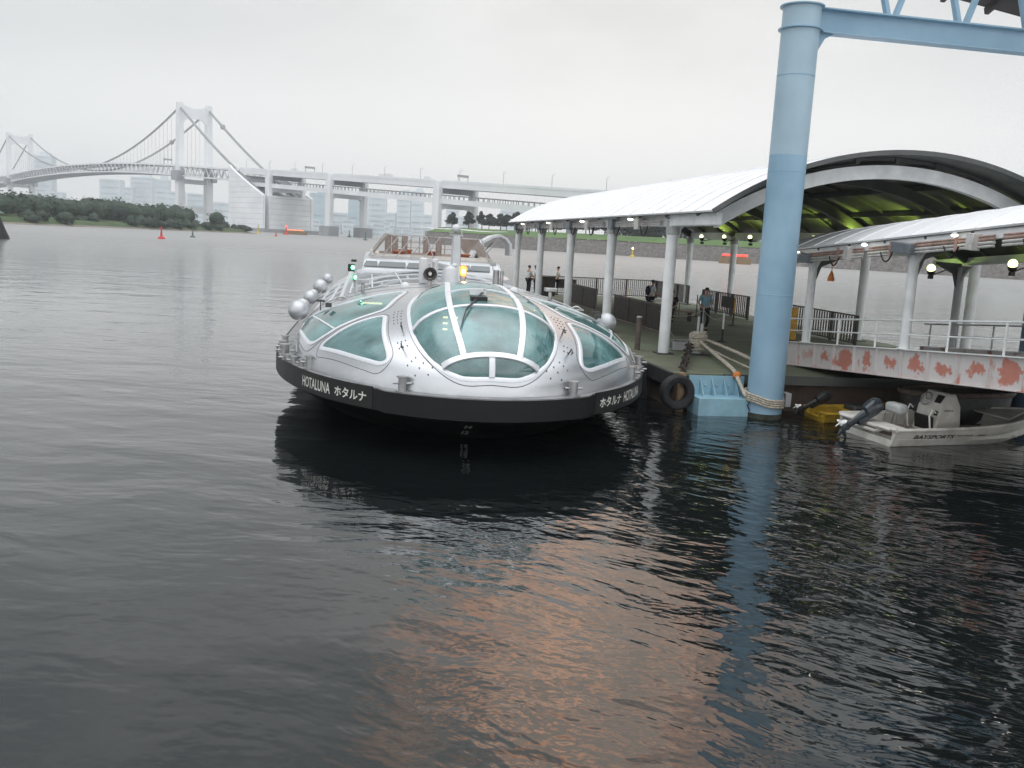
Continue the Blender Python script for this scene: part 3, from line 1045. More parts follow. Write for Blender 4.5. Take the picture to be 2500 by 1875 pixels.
rail_run((-2.35, 18.3, 3.26), (-.35, 18.3, 3.26), (.62, .15, 0), .82, 4, (.04, .98), 'steel')
rail_run((.05, 18.3, 3.26), (2.1, 18.3, 3.26), (-.30, .15, 0), .82, 1, (.98,), 'steel')
for sg, n in ((-1, 14), (1, 20)):
    rail_run((sg * 2.25, 18.4, 3.26), (sg * 2.25, 28, 3.26), (-sg * .62, 0, 0), .84, n, (.98,) if sg > 0 else (.15, .3, .45, .6, .75, .98), 'rail_brown', thick=.02)
rail_run((-1.6, 28, 3.26), (1.6, 28, 3.26), (0, 0, 0), .84, 8, (.3, .6, .98), 'rail_brown')
for x, y in ((-1.35, 20.2), (-.9, 22.4), (.4, 21.0), (.1, 24.5), (-1.5, 25.5)):
    rl = MB()
    for dx in (-.1, .1): rl.tube((x + dx, y, 3.26), (x + dx, y, 4.05), .022, n=6)
    rl.box((x, y, 3.7), (.15, .05, .75)); obj('rail_post', rl, 'rail_brown', BOAT)
for x, y, l_ in ((-1.2, 19.6, .5), (1.2, 19.8, .7), (.3, 22.5, .6), (-.8, 24, .6)):
    obj('deck_bench', MB().box((x, y, 3.45), (l_, .34, .06)).box((x, y, 3.35), (l_ * .85, .2, .16)), 'red_seat', BOAT, bevel=.01)
rl = MB()
for i in range(9): rl.box((0, 19.3 + i * .95, 3.29), (3.8, .3, .03))
obj('deck_step', rl, 'rail_brown', BOAT)
# raised gull wing gangway door at the right side
dr = MB(); path = [(1.9, 3.30), (2.05, 3.62), (2.35, 3.98), (2.72, 4.2), (3.05, 4.27), (3.3, 4.16), (3.48, 3.92), (3.52, 3.6), (3.5, 3.45)]
rg = []
for i, (x, z) in enumerate(path):
    a = V(path[max(0, i - 1)]); b = V(path[min(len(path) - 1, i + 1)]); t_ = (b - a).normalized(); n_ = V((-t_.y, t_.x))
    rg.append([V((x + n_.x * d_, 22.2 + y, z + n_.y * d_)) for d_, y in ((-.05, 0), (.05, 0), (.05, 1.5), (-.05, 1.5))])
obj('gull_wing_door', dr.loft(rg), 'white_paint', BOAT, smooth=50)
for y in (22.3, 23.5): obj('door_strut', MB().tube((2.15, y, 3.1), (2.9, y, 4.0), .022, n=6), 'steel', BOAT)

# ------------------------------------------------------------------ the pier
# local frame of the pontoon: x across to the right, y back along the pontoon
PO = V((4.56, 27.7, 0)); PA = math.atan2(.1847, .9828)
Rz = Matrix.Rotation(PA, 4, 'Z'); PM = Matrix.Translation(PO) @ Rz
DK = .95


def W(x, y, z=0.): return PM @ V((x, y, z))


def pier_thing(name, label, cat, x=0, y=0, z=0, rz=0, group=None):
    return thing(name, label, cat, W(x, y, z), PA + rz, group)


# pontoon
pt = pier_thing('pontoon', 'floating landing stage with a worn green deck between the passenger boat and the ramp', 'pontoon')
obj('deck', MB().box((4.9, 13.0, DK - .04), (12.2, 34.0, .08)), 'deck_green', pt)
obj('float', MB().box((4.9, 13.0, .18), (12.0, 33.8, 1.46)), 'pontoon_rust', pt)
kb = MB().box((-1.26, 13.0, DK - .16), (.12, 34.1, .36)).box((4.9, -4.06, DK - .14), (12.3, .12, .30))
obj('kerb', MB().box((-1.26, 13.0, DK - .16), (.12, 34.1, .36)), 'pontoon_dark', pt)
obj('kerb', MB().box((5.6, -4.06, DK - .10), (10.8, .12, .24)), 'canopy_under', pt)
for i in range(7):
    obj('side_fender', MB().box((-1.36, -2.2 + i * 4.6, .42), (.16, .35, .95)).box((-1.30, -2.2 + i * 4.6, .92), (.2, .45, .08)), 'rubber', pt, bevel=.03)
# the steel guide bracket at the corner
gb = MB()
gb.box((.05, -4.45, .22), (1.62, .78, .46))
gb.prism([(.86, -4.05, -.02), (.86, -4.98, -.14), (.86, -4.98, .52), (.86, -4.05, .62)], (.08, 0, 0))
gbo = obj('guide_bracket', gb, 'blue_fresh', pt, bevel=.012)
obj('back_plate', MB().box((-.05, -4.15, .68), (1.5, .06, .50)), 'blue_fresh', gbo)
for x in (-.52, -.20, .12, .44):
    obj('gusset', MB().prism([(x, -4.18, .45), (x, -4.52, .452), (x, -4.18, .88)], (.018, 0, 0)), 'blue_fresh', gbo)
for x in (-.36, -.04, .28, .58):
    obj('bolt', MB().lathe([(.03, 0), (.03, .02), (.015, .03)], (x, -4.18, .68), 8, Matrix.Rotation(R(90), 3, 'X')), 'blue_fresh', gbo)
obj('timber_post', MB().box((-1.02, -4.2, .35), (.16, .14, 1.3)), 'wood', pt, bevel=.01)
obj('cable_loop', MB().path([W(0, 0).lerp(W(0, 0), 0) * 0 + V(p) for p in ((.60, -4.86, .44), (.52, -4.9, .30), (.62, -4.9, .10), (.80, -4.92, -.02))], .014, 6), 'black', gbo)

# tyre fender
tm = MB()
prof = [(.25, -.10), (.30, -.125), (.40, -.13), (.445, -.09), (.455, -.03), (.455, .03), (.445, .09), (.40, .13), (.30, .125), (.25, .10), (.235, .04), (.235, -.04)]
n_ = 40; vs = []
for j in range(n_):
    a = 2 * PI * j / n_
    for r_, y in prof:
        rr = r_ * (1 + (.008 if (j % 2 and r_ > .43) else 0))
        vs.append((rr * math.cos(a), y, rr * math.sin(a)))
k_ = len(prof)
tm.add(vs, [(j * k_ + i, j * k_ + (i + 1) % k_, ((j + 1) % n_) * k_ + (i + 1) % k_, ((j + 1) % n_) * k_ + i) for j in range(n_) for i in range(k_)])
tp = W(-1.20, -4.42, .52)
ty = obj('tyre_fender', tm, 'rubber', None, label='big black rubber tyre hanging as a fender at the corner of the pontoon', cat='tyre')
ty.location = tp; ty.rotation_euler = (0, 0, PA + R(4))
tm2 = pier_thing('tyre_fender', 'half hidden black tyre between the silver boat and the pontoon side', 'tyre', -1.55, -.9, .45, R(90))
t2 = bpy.data.objects.new('tyre', ty.data); COL.objects.link(t2); t2.parent = tm2; t2.scale = (.85, .85, .85)

# chain and ropes
bolx, boly = 1.14, .15
bo = pier_thing('mooring_bollard', 'steel mooring bollard buried in turns of pale rope near the blue pillar', 'bollard', bolx, boly, DK)
obj('base', MB().box((0, 0, .03), (.62, .5, .06)), 'dark_steel', bo)
obj('post', MB().lathe([(.16, .05), (.15, .5), (.2, .55), (.2, .66), (.1, .70)], (-.1, 0, 0), 18).lathe([(.05, .05), (.05, .95)], (.08, .1, 0), 10).lathe([(.04, .05), (.04, 1.15)], (-.02, .16, 0), 10), 'post_grey', bo)
coil = MB()
random.seed(3)
for i in range(9):
    z = .18 + i * .062 + random.uniform(-.01, .01); r_ = .235 + random.uniform(-.015, .03)
    tl = random.uniform(-.03, .03)
    coil.path([V((-.06 + r_ * math.cos(a), r_ * .9 * math.sin(a), z + tl * math.cos(a) + .012 * math.sin(3 * a + i))) for a in (2 * PI * j / 22 for j in range(22))], .034, 7, closed=True)
cb = obj('rope_coil', coil, 'rope', bo, kind='stuff')


def rope(name, pts, r_, m, label, n=3, spread=.04, cat='rope', group=None):
    """n strands lying side by side along one path"""
    mb = MB()
    for k in range(n):
        o_ = V((random.uniform(-1, 1), random.uniform(-1, 1), random.uniform(-.4, .6))) * spread
        q = []
        for i, p in enumerate(pts):
            f_ = math.sin(PI * i / (len(pts) - 1)) if n > 1 else 0
            q.append(V(p) + o_ * (.35 + .65 * f_) + V((random.uniform(-1, 1), random.uniform(-1, 1), random.uniform(-1, 1))) * .006)
        mb.path(q, r_, 6)
    return obj(name, mb, m, None, label=label, cat=cat, group=group)


PIL = W(1.0, -4.78); PR = .45
b0 = W(bolx - .05, boly - .2, DK + .42); a0 = PIL + V((-.50, -.12, .52))
mid = W(.72, -2.6, DK + .22)
RP = smooth_line([b0, W(.92, -1.6, DK + .24), W(.66, -3.2, DK + .14), W(.48, -4.08, DK + .08), W(.42, -4.5, DK - .12), a0], 2)
rope('mooring_rope', RP, .034, 'rope', 'thick pale mooring rope with an orange tie running down to the blue pillar', 4, .05)
tp_ = RP[-9]
obj('rope_tie', MB().ball(tp_ + V((0, 0, .02)), (.11, .09, .10), 12, 8).box(tp_, (.20, .06, .06)), 'orange', None, label='orange cloth wrapped round the thick mooring rope', cat='cloth', smooth=60)
rope('mooring_rope', bezier(b0 + V((.2, 0, .05)), W(1.4, -2.2, DK + .32), PIL + V((.25, .50, 1.16)), 16), .030, 'rope', 'pale rope pair running from the bollard behind the blue pillar', 3, .07)
rope('mooring_rope', bezier(b0 + V((.1, 0, -.1)), W(1.15, -2.2, DK + .12), PIL + V((.05, .52, 1.05)), 14), .024, 'rope', 'lower thin rope with knots ending behind the blue pillar', 2, .05)
rw = MB()
for i in range(4):
    z = .40 + i * .055
    rw.path([PIL + V(((PR + .035) * math.cos(a), (PR + .035) * math.sin(a), z - .10 * math.cos(a + .6) + .01 * math.sin(5 * a))) for a in (2 * PI * j / 30 for j in range(30))], .03, 6, closed=True)
obj('rope_wrap', rw, 'rope', None, label='turns of brown rope wound round the foot of the blue pillar', cat='rope', kind=None)
ch = MB(); path = bezier(W(.75, .0, DK + .35), W(.15, -1.5, DK + .30), W(-.95, -3.95, DK + .04), 20)
for i in range(20):
    c = path[i]; d_ = (path[i + 1] - path[i]).normalized()
    for k in range(3):
        cc = c + V((random.uniform(-.09, .09), random.uniform(-.06, .06), random.uniform(-.05, .05)))
        s_ = d_.cross(V((0, 0, 1))).normalized(); u_ = s_.cross(d_)
        if (i + k) % 2: s_ = u_
        ch.path([cc + d_ * .09 * math.cos(a) + s_ * .055 * math.sin(a) for a in (2 * PI * j / 10 for j in range(10))], .02, 5, closed=True)
obj('chain', ch, 'rope_dark', None, label='heap of dark heavy chain running over the deck towards the corner tyre', cat='chain')
obj('bearing_pad', MB().box((0, 0, 0), (.16, .30, .36)).tube((-.1, -.02, .05), (.12, -.02, .05), .05), 'concrete_grey', pier_thing('pile_guide', 'small grey guide block on the pontoon beside the foot of the blue pillar', 'guide block', 1.72, -4.55, .42), bevel=.015)

# small things on the deck
pp = pier_thing('deck_post', 'short round brown timber post beside the boat, in front of the white columns', 'post', -.55, 1.0, DK)
obj('shaft', MB().lathe([(.085, 0), (.085, 1.0)], n=16), 'post_brown', pp); obj('cap', MB().lathe([(.09, 1.0), (.09, 1.035), (.05, 1.05)], n=16), 'concrete_grey', pp)
wb = pier_thing('winch_box', 'low grey metal box between the nearest white column and the rope bollard', 'box', .92, 1.15, DK)
obj('case', MB().box((0, 0, .16), (.62, .32, .30)), 'post_grey', wb, bevel=.02); obj('lid', MB().box((0, 0, .325), (.66, .36, .03)), 'steel', wb)
obj('latch', MB().box((-.36, 0, .18), (.05, .2, .2)), 'steel', wb)


def stanchion(x, y, h, label, m='black', top=None, base=True, chain=None):
    s_ = pier_thing('stanchion', label, 'stanchion', x, y, DK)
    obj('pole', MB().tube((0, 0, .02), (0, 0, h), .028), m, s_)
    if top: obj('top_sleeve', MB().tube((0, 0, h * .45), (0, 0, h + .02), .033), top, s_)
    if base: obj('base', MB().lathe([(.22, 0), (.22, .02), (.06, .05), (.03, .08)], n=20), 'dark_steel', s_)
    return s_


stanchion(3.67, 4.35, 1.0, 'black and white pole on a round black foot in the open deck', top='prop_white')
stanchion(4.05, 7.2, 1.0, 'grey pole beside the person in the blue shirt', 'post_grey')
stanchion(7.06, 15.5, 1.05, 'thin dark pole far back on the deck by the fence', 'dark_steel')
stanchion(7.15, 11.4, 1.15, 'yellow pole standing before the slatted fence', 'black', 'yellow')
for (a, b, lb) in (((1.6, 5.3), (4.05, 7.2), 'thin rope sagging between the nearest column and the grey pole'),
                   ((4.05, 7.2), (3.67, 4.35), 'thin rope sagging between the grey pole and the black and white pole'),
                   ((.16, .4), (1.1, 1.4), 'thin cord hanging low from the nearest white column to the grey box')):
    rm = MB().path(sag(W(a[0], a[1], DK + .92), W(b[0], b[1], DK + .9 if b != (1.1, 1.4) else DK + .3), .22), .012, 5)
    obj('barrier_rope', rm, 'rope', None, label=lb, cat='rope')
yb = pier_thing('yellow_cabinet', 'yellow box seen through the ramp railing right of the blue pillar', 'cabinet', 7.0, 5.9, DK)
obj('case', MB().box((0, 0, .62), (.42, .34, 1.2)), 'yellow', yb, bevel=.02); obj('door', MB().box((0, -.18, .65), (.34, .02, .95)), 'yellow', yb)
for x, y, lb in ((2.6, 9.2, 'flat pale plate on the green deck behind the white column'), (5.3, 3.4, 'flat pale plate on the green deck near the blue pillar')):
    q = pier_thing('deck_plate', lb, 'plate', x, y, DK + .004)
    obj('plate', MB().box((0, 0, .015), (.75, .42, .03)), 'concrete_grey', q)

# fences
def fence(name, x0, y0, x1, y1, label, h=1.1, gap=.13, bar=.016, board=None, group='dark railings round the pontoon'):
    L = math.hypot(x1 - x0, y1 - y0); a = math.atan2(y1 - y0, x1 - x0)
    f_ = pier_thing(name, label, 'fence', x0, y0, DK, a, group)
    bars = MB(); n = max(2, int(L / gap))
    for i in range(n + 1): bars.box((L * i / n, 0, h * .53), (bar * 2, bar * 2, h * .88))
    obj('bars', bars, 'brown_paint', f_)
    obj('top_rail', MB().box((L / 2, 0, h), (L + .06, .07, .05)), 'brown_paint', f_)
    obj('bottom_rail', MB().box((L / 2, 0, .10), (L, .05, .04)), 'brown_paint', f_)
    np_ = max(1, round(L / 2.1))
    for i in range(np_ + 1): obj('fence_post', MB().box((L * i / np_, 0, h * .5), (.09, .09, h)), 'brown_paint', f_)
    if board: obj('notice_board', MB().box((L * board, -.07, h * .62), (1.3, .03, h * .5)), 'panel_brown', f_)
    return f_


fence('railing_fence', 2.3, 29.4, 6.0, 29.8, 'dark barred railing across the far end of the pontoon with a notice board', board=.45)
fence('railing_fence', 6.0, 29.8, 10.0, 30.1, 'dark barred railing at the far right corner behind the seated people')
fence('railing_fence', 10.05, 30.0, 10.1, 24.6, 'short dark railing running forward on the far right edge')
fence('railing_fence', 9.3, 20.4, 9.4, 14.9, 'close barred dark fence behind the person in the blue shirt', gap=.2, bar=.022, board=.6)
fence('railing_fence', 8.95, 9.9, 8.85, 4.4, 'close barred dark fence right of the blue pillar behind the ramp', gap=.2, bar=.022)


def panel_fence(x0, y0, x1, y1, label, n, notice=False):
    L = math.hypot(x1 - x0, y1 - y0); a = math.atan2(y1 - y0, x1 - x0)
    f_ = pier_thing('panel_barrier', label, 'barrier', x0, y0, DK, a)
    for i in range(n):
        xa, xb = L * i / n + .05, L * (i + 1) / n - .05; c = (xa + xb) / 2
        pnl = obj('panel', MB().box((c, 0, .56), (xb - xa, .04, .92)), 'panel_brown', f_)
        dsc = MB().lathe([(.30, 0), (.30, .004)], (c, -.024, .50), 22, Matrix.Rotation(R(90), 3, 'X') @ Matrix.Scale(.9, 3))
        obj('picture', dsc, 'picture_brown', pnl)
    obj('top_rail', MB().box((L / 2, 0, 1.06), (L + .08, .09, .05)), 'post_brown', f_)
    obj('bottom_rail', MB().box((L / 2, 0, .08), (L, .05, .04)), 'rail_brown', f_)
    for i in range(n + 1): obj('barrier_post', MB().box((L * i / n, -.03, .53), (.05, .05, 1.06)), 'rail_brown', f_)
    if notice:
        nb = obj('notice', MB().box((L * .2, -.05, .72), (.5, .02, .42)), 'paper', f_)
        ln = MB()
        for j in range(4): ln.box((L * .2, -.062, .85 - j * .08), (.36 - .05 * (j % 2), .004, .025))
        obj('notice_text', ln, 'panel_brown', nb)


panel_fence(2.3, 16.4, 2.25, 21.0, 'dark brown panel barrier further back with a yellowed paper notice', 2, True)
panel_fence(2.1, 5.9, 1.95, 12.2, 'long dark brown panel barrier with faint round pictures between the white columns', 3)
cbn = pier_thing('dark_cabinet', 'dark cabinet on the pontoon behind the two uniformed men', 'cabinet', 2.4, 27.6, DK)
obj('case', MB().box((0, 0, .55), (.8, .5, 1.1)), 'brown_paint', cbn, bevel=.02); obj('top', MB().box((0, 0, 1.12), (.86, .56, .04)), 'brown_paint', cbn)
tb = pier_thing('counter_table', 'small table with pale parcels before the leaning person', 'table', 4.9, 13.9, DK)
obj('table_top', MB().box((0, 0, .78), (1.3, .5, .04)), 'conduit', tb)
for x, y in ((-.6, -.2), (.6, -.2), (-.6, .2), (.6, .2)): obj('leg', MB().tube((x, y, 0), (x, y, .77), .02, n=6), 'dark_steel', tb)
pc = pier_thing('parcel', 'pale parcel lying on the small table beside the leaning person', 'parcel', 5.1, 13.9, DK + .80)
obj('box', MB().box((0, 0, .11), (.45, .3, .22)), 'cream', pc, bevel=.02); obj('tape', MB().box((0, 0, .222), (.46, .05, .006)), 'wood', pc)

# ---- canopy over the pontoon
cn_ = pier_thing('arched_canopy', 'big white barrel roofed shelter on white columns over the pontoon', 'canopy')
CW = 10.2; YF, YB = -4.1, 25.6


def arch(f_, off=0., w0=-.55, w1=CW + .55, z0=5.12, rise=1.82):
    """point on the arc for f_ in 0..1, off = distance inward"""
    c = (w0 + w1) / 2; hw = (w1 - w0) / 2
    Rr = (hw * hw + rise * rise) / (2 * rise); cz = z0 + rise - Rr
    am = math.asin(hw / Rr); a = -am + 2 * am * f_
    return V((c + (Rr - off) * math.sin(a), 0, cz + (Rr - off) * math.cos(a)))


def arch_strip(y0, y1, o0, o1, n=40, fa=0., fb=1.):
    r_ = []
    for i in range(n + 1):
        f_ = fa + (fb - fa) * i / n; a, b = arch(f_, o0), arch(f_, o1)
        r_.append([V((a.x, y0, a.z)), V((a.x, y1, a.z)), V((b.x, y1, b.z)), V((b.x, y0, b.z))])
    return r_


rf = obj('roof', MB().loft(arch_strip(YF, YB, 0, .05)), 'canopy_white', cn_, smooth=25)
sm_ = MB()
for i in range(1, 26):
    y = YF + (YB - YF) * i / 26
    sm_.loft(arch_strip(y - .012, y + .012, -.03, .01, 30))
obj('roof_seam', sm_, 'canopy_white', rf, smooth=25, kind='stuff')
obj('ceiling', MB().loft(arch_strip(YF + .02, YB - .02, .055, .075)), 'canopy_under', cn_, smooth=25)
ed = MB().loft(arch_strip(YF - .03, YF, -.02, .10)); obj('roof_edge', ed, 'canopy_under', cn_)
COLY = [0.3 + 6.22 * i for i in range(5)]
COLY[0] = 0.15
for i, y in enumerate(COLY + [-3.05]):
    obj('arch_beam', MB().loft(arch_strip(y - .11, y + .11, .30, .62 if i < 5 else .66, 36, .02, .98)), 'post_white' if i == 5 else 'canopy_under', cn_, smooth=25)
for f_ in (.12, .26, .40, .5, .6, .74, .88):
    a = arch(f_, .16); obj('purlin', MB().box((a.x, (YF + YB) / 2 + .5, a.z), (.12, YB - YF - 1.2, .16)), 'canopy_under', cn_)
for i in range(12):
    y = YF + 1.2 + i * 2.45
    obj('ceiling_rib', MB().loft(arch_strip(y - .03, y + .03, .075, .16, 26)), 'canopy_under', cn_, smooth=25)
for x in (-.05, CW + .05):
    obj('eave_beam', MB().box((x, (YF + YB) / 2 + .5, 4.93), (.22, YB - YF - .9, .34)), 'post_white', cn_)
for x in (0, CW):
    for y in COLY:
        co_ = MB().lathe([(.19, 0), (.19, .02), (.165, .03), (.165, 3.72)], (x, y, DK), 24)
        c_ = obj('column', co_, 'post_white', cn_)
        obj('base_plate', MB().box((x, y, DK + .02), (.5, .5, .035)), 'dark_steel', c_)
        obj('capital', MB().lathe([(.18, 4.52), (.2, 4.55), (.2, 4.88), (.17, 4.93)], (x, y, 0), 20), 'post_grey', c_)
        hs = 1 if x == 0 else -1
        br = [V((x + hs * (.16 + .02), y - .03, 3.95)), V((x + hs * .19, y - .03, 4.35)), V((x + hs * .26, y - .03, 4.68)), V((x + hs * .36, y - .03, 4.80)), V((x + hs * .12, y - .03, 4.80))]
        obj('gusset', MB().prism(br, (0, .06, 0)), 'post_white', c_)
    # the knee beams sloping from the eave
    hs = 1 if x == 0 else -1
# small equipment under the left eave
for i in range(4):
    ya = COLY[i]; L = COLY[i + 1] - ya
    tr = MB()
    for dz in (.0, .07, .14): tr.tube((-.28, ya + .35, 4.78 + dz), (-.28, ya + L - .3, 4.78 + dz), .028, n=6)
    to = obj('cable_tray', tr, 'conduit', cn_, kind='stuff')
    for k, d_ in enumerate((.25, .72)):
        y = ya + L * d_
        obj('junction_box', MB().box((-.34, y + .7, 4.84), (.18, .42, .36)), 'box_grey' if k else 'conduit', cn_, bevel=.01)
        obj('cable_loop', MB().path(sag((-.36, y - .3, 4.76), (-.36, y + .45, 4.76), .30, 8), .022, 6), 'black', cn_)
    el = obj('eave_lamp', MB().lathe([(.04, .06), (.10, .0), (.085, -.03)], (-.44, ya + L * .45, 5.03), 14), 'post_grey', cn_)
    obj('bulb', MB().ball((-.44, ya + L * .45, 4.985), (.095, .095, .04), 12, 6), 'lamp_white', el)
obj('gutter_front', MB().box((-.18, -2.0, 4.93), (.16, 3.4, .30)), 'post_white', cn_)
for i in range(9):
    y = 21.6 - i * 3.08
    if y < -3.5: break
    fl = obj('floodlight', MB().lathe([(.05, -.16), (.10, -.10), (.13, 0), (.10, .03)], (9.45, y, 4.78), 14).tube((9.45, y, 4.62), (9.95, y, 4.72), .02).box((9.47, y, 4.52), (.16, .12, .12)), 'dark_steel', cn_)
    obj('bulb', MB().ball((9.40, y - .03, 4.86), .10, 14, 8), 'lamp_flood', fl)
    spot('flood_light', (9.36, y, 4.96), (9.55, y + .35, 5.6), 70, (.74, 1, .16), cn_)

# ---- the ramp (gangway) with plate girders
gz = lambda y: 1.57 + .084 * (-.95 - y)
GY0, GY1 = -.95, -23.0
gw = pier_thing('boarding_ramp', 'white steel ramp with red primer patches on its side girder, rising to the right', 'ramp')
gm = bpy.data.materials.new('girder_paint'); gm.use_nodes = True
g_ = NT(gm.node_tree); gp = gm.node_tree.nodes['Principled BSDF']
tcg = g_.n('ShaderNodeTexCoord').outputs['Object']
sx = g_.n('ShaderNodeSeparateXYZ'); gm.node_tree.links.new(tcg, sx.inputs[0])
# patches sit mid panel (panels are 1.0 m long) and about half way up the web
zrel = g_.m('ADD', sx.outputs['Z'], g_.m('MULTIPLY_ADD', sx.outputs['Y'], .084, .0798 - 1.57 + .34))
cell = g_.m('SUBTRACT', g_.m('FRACT', g_.m('ADD', sx.outputs['Y'], 29.97)), .5)
n1 = g_.noise(tcg, 3.2, 4, .6); n2 = g_.noise(tcg, 9., 3, .7)
rad = g_.m('SQRT', g_.m('ADD', g_.m('POWER', g_.m('MULTIPLY', cell, 2.5), 2.), g_.m('POWER', g_.m('MULTIPLY', zrel, 4.2), 2.)))
pn = g_.n('ShaderNodeTexWhiteNoise', noise_dimensions='1D'); gm.node_tree.links.new(g_.m('FLOOR', g_.m('ADD', sx.outputs['Y'], 29.97)), pn.inputs['W'])
val = g_.m('SUBTRACT', g_.m('ADD', g_.m('ADD', g_.m('MULTIPLY', n1, 2.6), g_.m('MULTIPLY', n2, 1.0)), g_.m('MULTIPLY_ADD', pn.outputs['Value'], .55, -.62)), rad)
far_ = g_.ramp(sx.outputs['Y'], -1.6, -3.4)
mask = g_.m('MULTIPLY', g_.ramp(val, .62, .84), far_)
# weaker streaks beside the stiffeners and rubbed red near the bottom edge
cell2 = g_.m('ABSOLUTE', g_.m('SUBTRACT', g_.m('FRACT', g_.m('ADD', sx.outputs['Y'], 30.47)), .5))
edge = g_.m('MULTIPLY', g_.m('LESS_THAN', cell2, .10), g_.ramp(g_.noise(tcg, 2.6, 4, .65, ((1, 1, .5),)), .53, .60))
msk = g_.m('MAXIMUM', mask, g_.m('MULTIPLY', edge, .8))
low = g_.m('MULTIPLY', g_.ramp(zrel, -.16, -.34), g_.ramp(n1, .42, .7))
col = g_.mix(g_.m('MULTIPLY', low, .35), rgb((.60, .57, .56)), rgb((.58, .30, .25)))
col = g_.mix(msk, col, g_.mix(n2, rgb((.44, .15, .11)), rgb((.56, .25, .19))))
gm.node_tree.links.new(col, gp.inputs['Base Color']); gp.inputs['Roughness'].default_value = .5
MATS['girder_paint'] = gm
for x, sd_ in ((3.3, -1), (7.9, 1)):
    G = MB()
    G.prism([(x, GY0, gz(GY0) - .02), (x, GY1, gz(GY1) - .02), (x, GY1, gz(GY1) - .66), (x, GY0, gz(GY0) - .66)], (.02, 0, 0))
    go = obj('side_girder', G, 'girder_paint', gw, smooth=0)
    for dz in (0, -.66):
        obj('flange', MB().beam((x + .01, GY0, gz(GY0) + dz), (x + .01, GY1, gz(GY1) + dz), .20, .022), 'post_white' if dz == 0 else 'girder_paint', go)
    for i in range(22):
        y = GY0 - .03 - i * 1.0
        obj('stiffener', MB().prism([(x - .09, y, gz(y) - .012), (x - .002, y, gz(y) - .012), (x - .002, y, gz(y) - .648), (x - .09, y, gz(y) - .648)], (0, -.016, 0)), 'girder_paint', go, smooth=0)
        if sd_ > 0: continue
    rl = MB()
    for hz in (.68, .34):
        rl.tube((x + .01, GY0, gz(GY0) + hz), (x + .01, GY1, gz(GY1) + hz), .024 if hz > .5 else .018, n=8)
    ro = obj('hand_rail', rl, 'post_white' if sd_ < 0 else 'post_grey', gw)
    for i in range(15):
        y = GY0 - .05 - i * 1.5 - (.25 if i % 3 == 0 else 0)
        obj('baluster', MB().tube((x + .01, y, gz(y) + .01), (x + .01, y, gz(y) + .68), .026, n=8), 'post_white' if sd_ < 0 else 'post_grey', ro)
obj('walkway', MB().prism([(3.34, GY0, gz(GY0) - .56), (3.34, GY1, gz(GY1) - .56), (7.88, GY1, gz(GY1) - .56), (7.88, GY0, gz(GY0) - .56)], (0, 0, .05)), 'deck_green', gw)
for i in range(10):
    y = GY0 - .6 - i * 2.3
    obj('cross_beam', MB().box((5.6, y, gz(y) - .62), (4.5, .14, .12)), 'dark_steel', gw)

# ---- canopy over the ramp
c2 = pier_thing('ramp_canopy', 'low white arched roof on slim white posts over the boarding ramp, lit green below', 'canopy')
ez = lambda y: 4.03 + .072 * (-2.3 - y)
X0, X1 = 2.92, 8.3
RY0, RY1 = -.75, -22.5


def arc2(f_, y, off=0.):
    hw = (X1 - X0) / 2; rise = .72; Rr = (hw * hw + rise * rise) / (2 * rise); am = math.asin(hw / Rr); a = -am + 2 * am * f_
    return V(((X0 + X1) / 2 + (Rr - off) * math.sin(a), y, ez(y) + .30 + rise - Rr + (Rr - off) * math.cos(a)))


def strip2(y0, y1, o0, o1, n=24, fa=0., fb=1.):
    return [[arc2(f_, y0, o0), arc2(f_, y1, o0), arc2(f_, y1, o1), arc2(f_, y0, o1)] for f_ in (fa + (fb - fa) * i / n for i in range(n + 1))]


r2 = obj('roof', MB().loft(strip2(RY0, RY1, 0, .045)), 'canopy_white', c2, smooth=25)
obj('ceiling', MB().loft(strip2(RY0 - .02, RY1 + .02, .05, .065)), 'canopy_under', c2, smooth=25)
sm_ = MB()
for i in range(1, 20):
    y = RY0 + (RY1 - RY0) * i / 20; sm_.loft(strip2(y - .01, y + .01, -.018, .01, 20))
obj('roof_seam', sm_, 'canopy_white', r2, smooth=25, kind='stuff')
for x, nm in ((3.06, 0), (8.14, 1)):
    obj('eave_beam', MB().beam((x, RY0, ez(RY0) + .17), (x, RY1, ez(RY1) + .17), .14, .22), 'post_white', c2)
for i in range(5):
    y = -2.3 - i * 4.65
    for x, hs in ((3.31, 1), (7.91, -1)):
        zb_ = gz(y) + .012
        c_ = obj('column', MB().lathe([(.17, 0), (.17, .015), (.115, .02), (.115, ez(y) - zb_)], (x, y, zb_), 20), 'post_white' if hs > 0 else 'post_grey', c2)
        for s2 in (-1, 1):
            q = [V((x - .03, y + s2 * .10, ez(y) - .55)), V((x - .03, y + s2 * .16, ez(y) - .28)), V((x - .03, y + s2 * .34, ez(y) - .06)), V((x - .03, y + s2 * .48, ez(y) + .03)), V((x - .03, y + s2 * .05, ez(y) + .03))]
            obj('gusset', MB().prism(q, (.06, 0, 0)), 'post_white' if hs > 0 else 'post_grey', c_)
        q = [V((x + hs * .10, y - .03, ez(y) - .62)), V((x + hs * .24, y - .03, ez(y) - .2)), V((x + hs * .8, y - .03, ez(y) + .04)), V((x + hs * .8, y - .03, ez(y) + .12)), V((x, y - .03, ez(y) + .10))]
        obj('knee_brace', MB().prism(q, (0, .06, 0)), 'canopy_under', c_)
    obj('arch_beam', MB().loft(strip2(y - .05, y + .05, .07, .30, 20, .03, .97)), 'canopy_under', c2, smooth=25)
for i in range(14):
    y = RY0 - .8 - i * 1.55
    obj('ceiling_rib', MB().loft(strip2(y - .03, y + .03, .066, .13, 16)), 'canopy_under', c2, smooth=25)
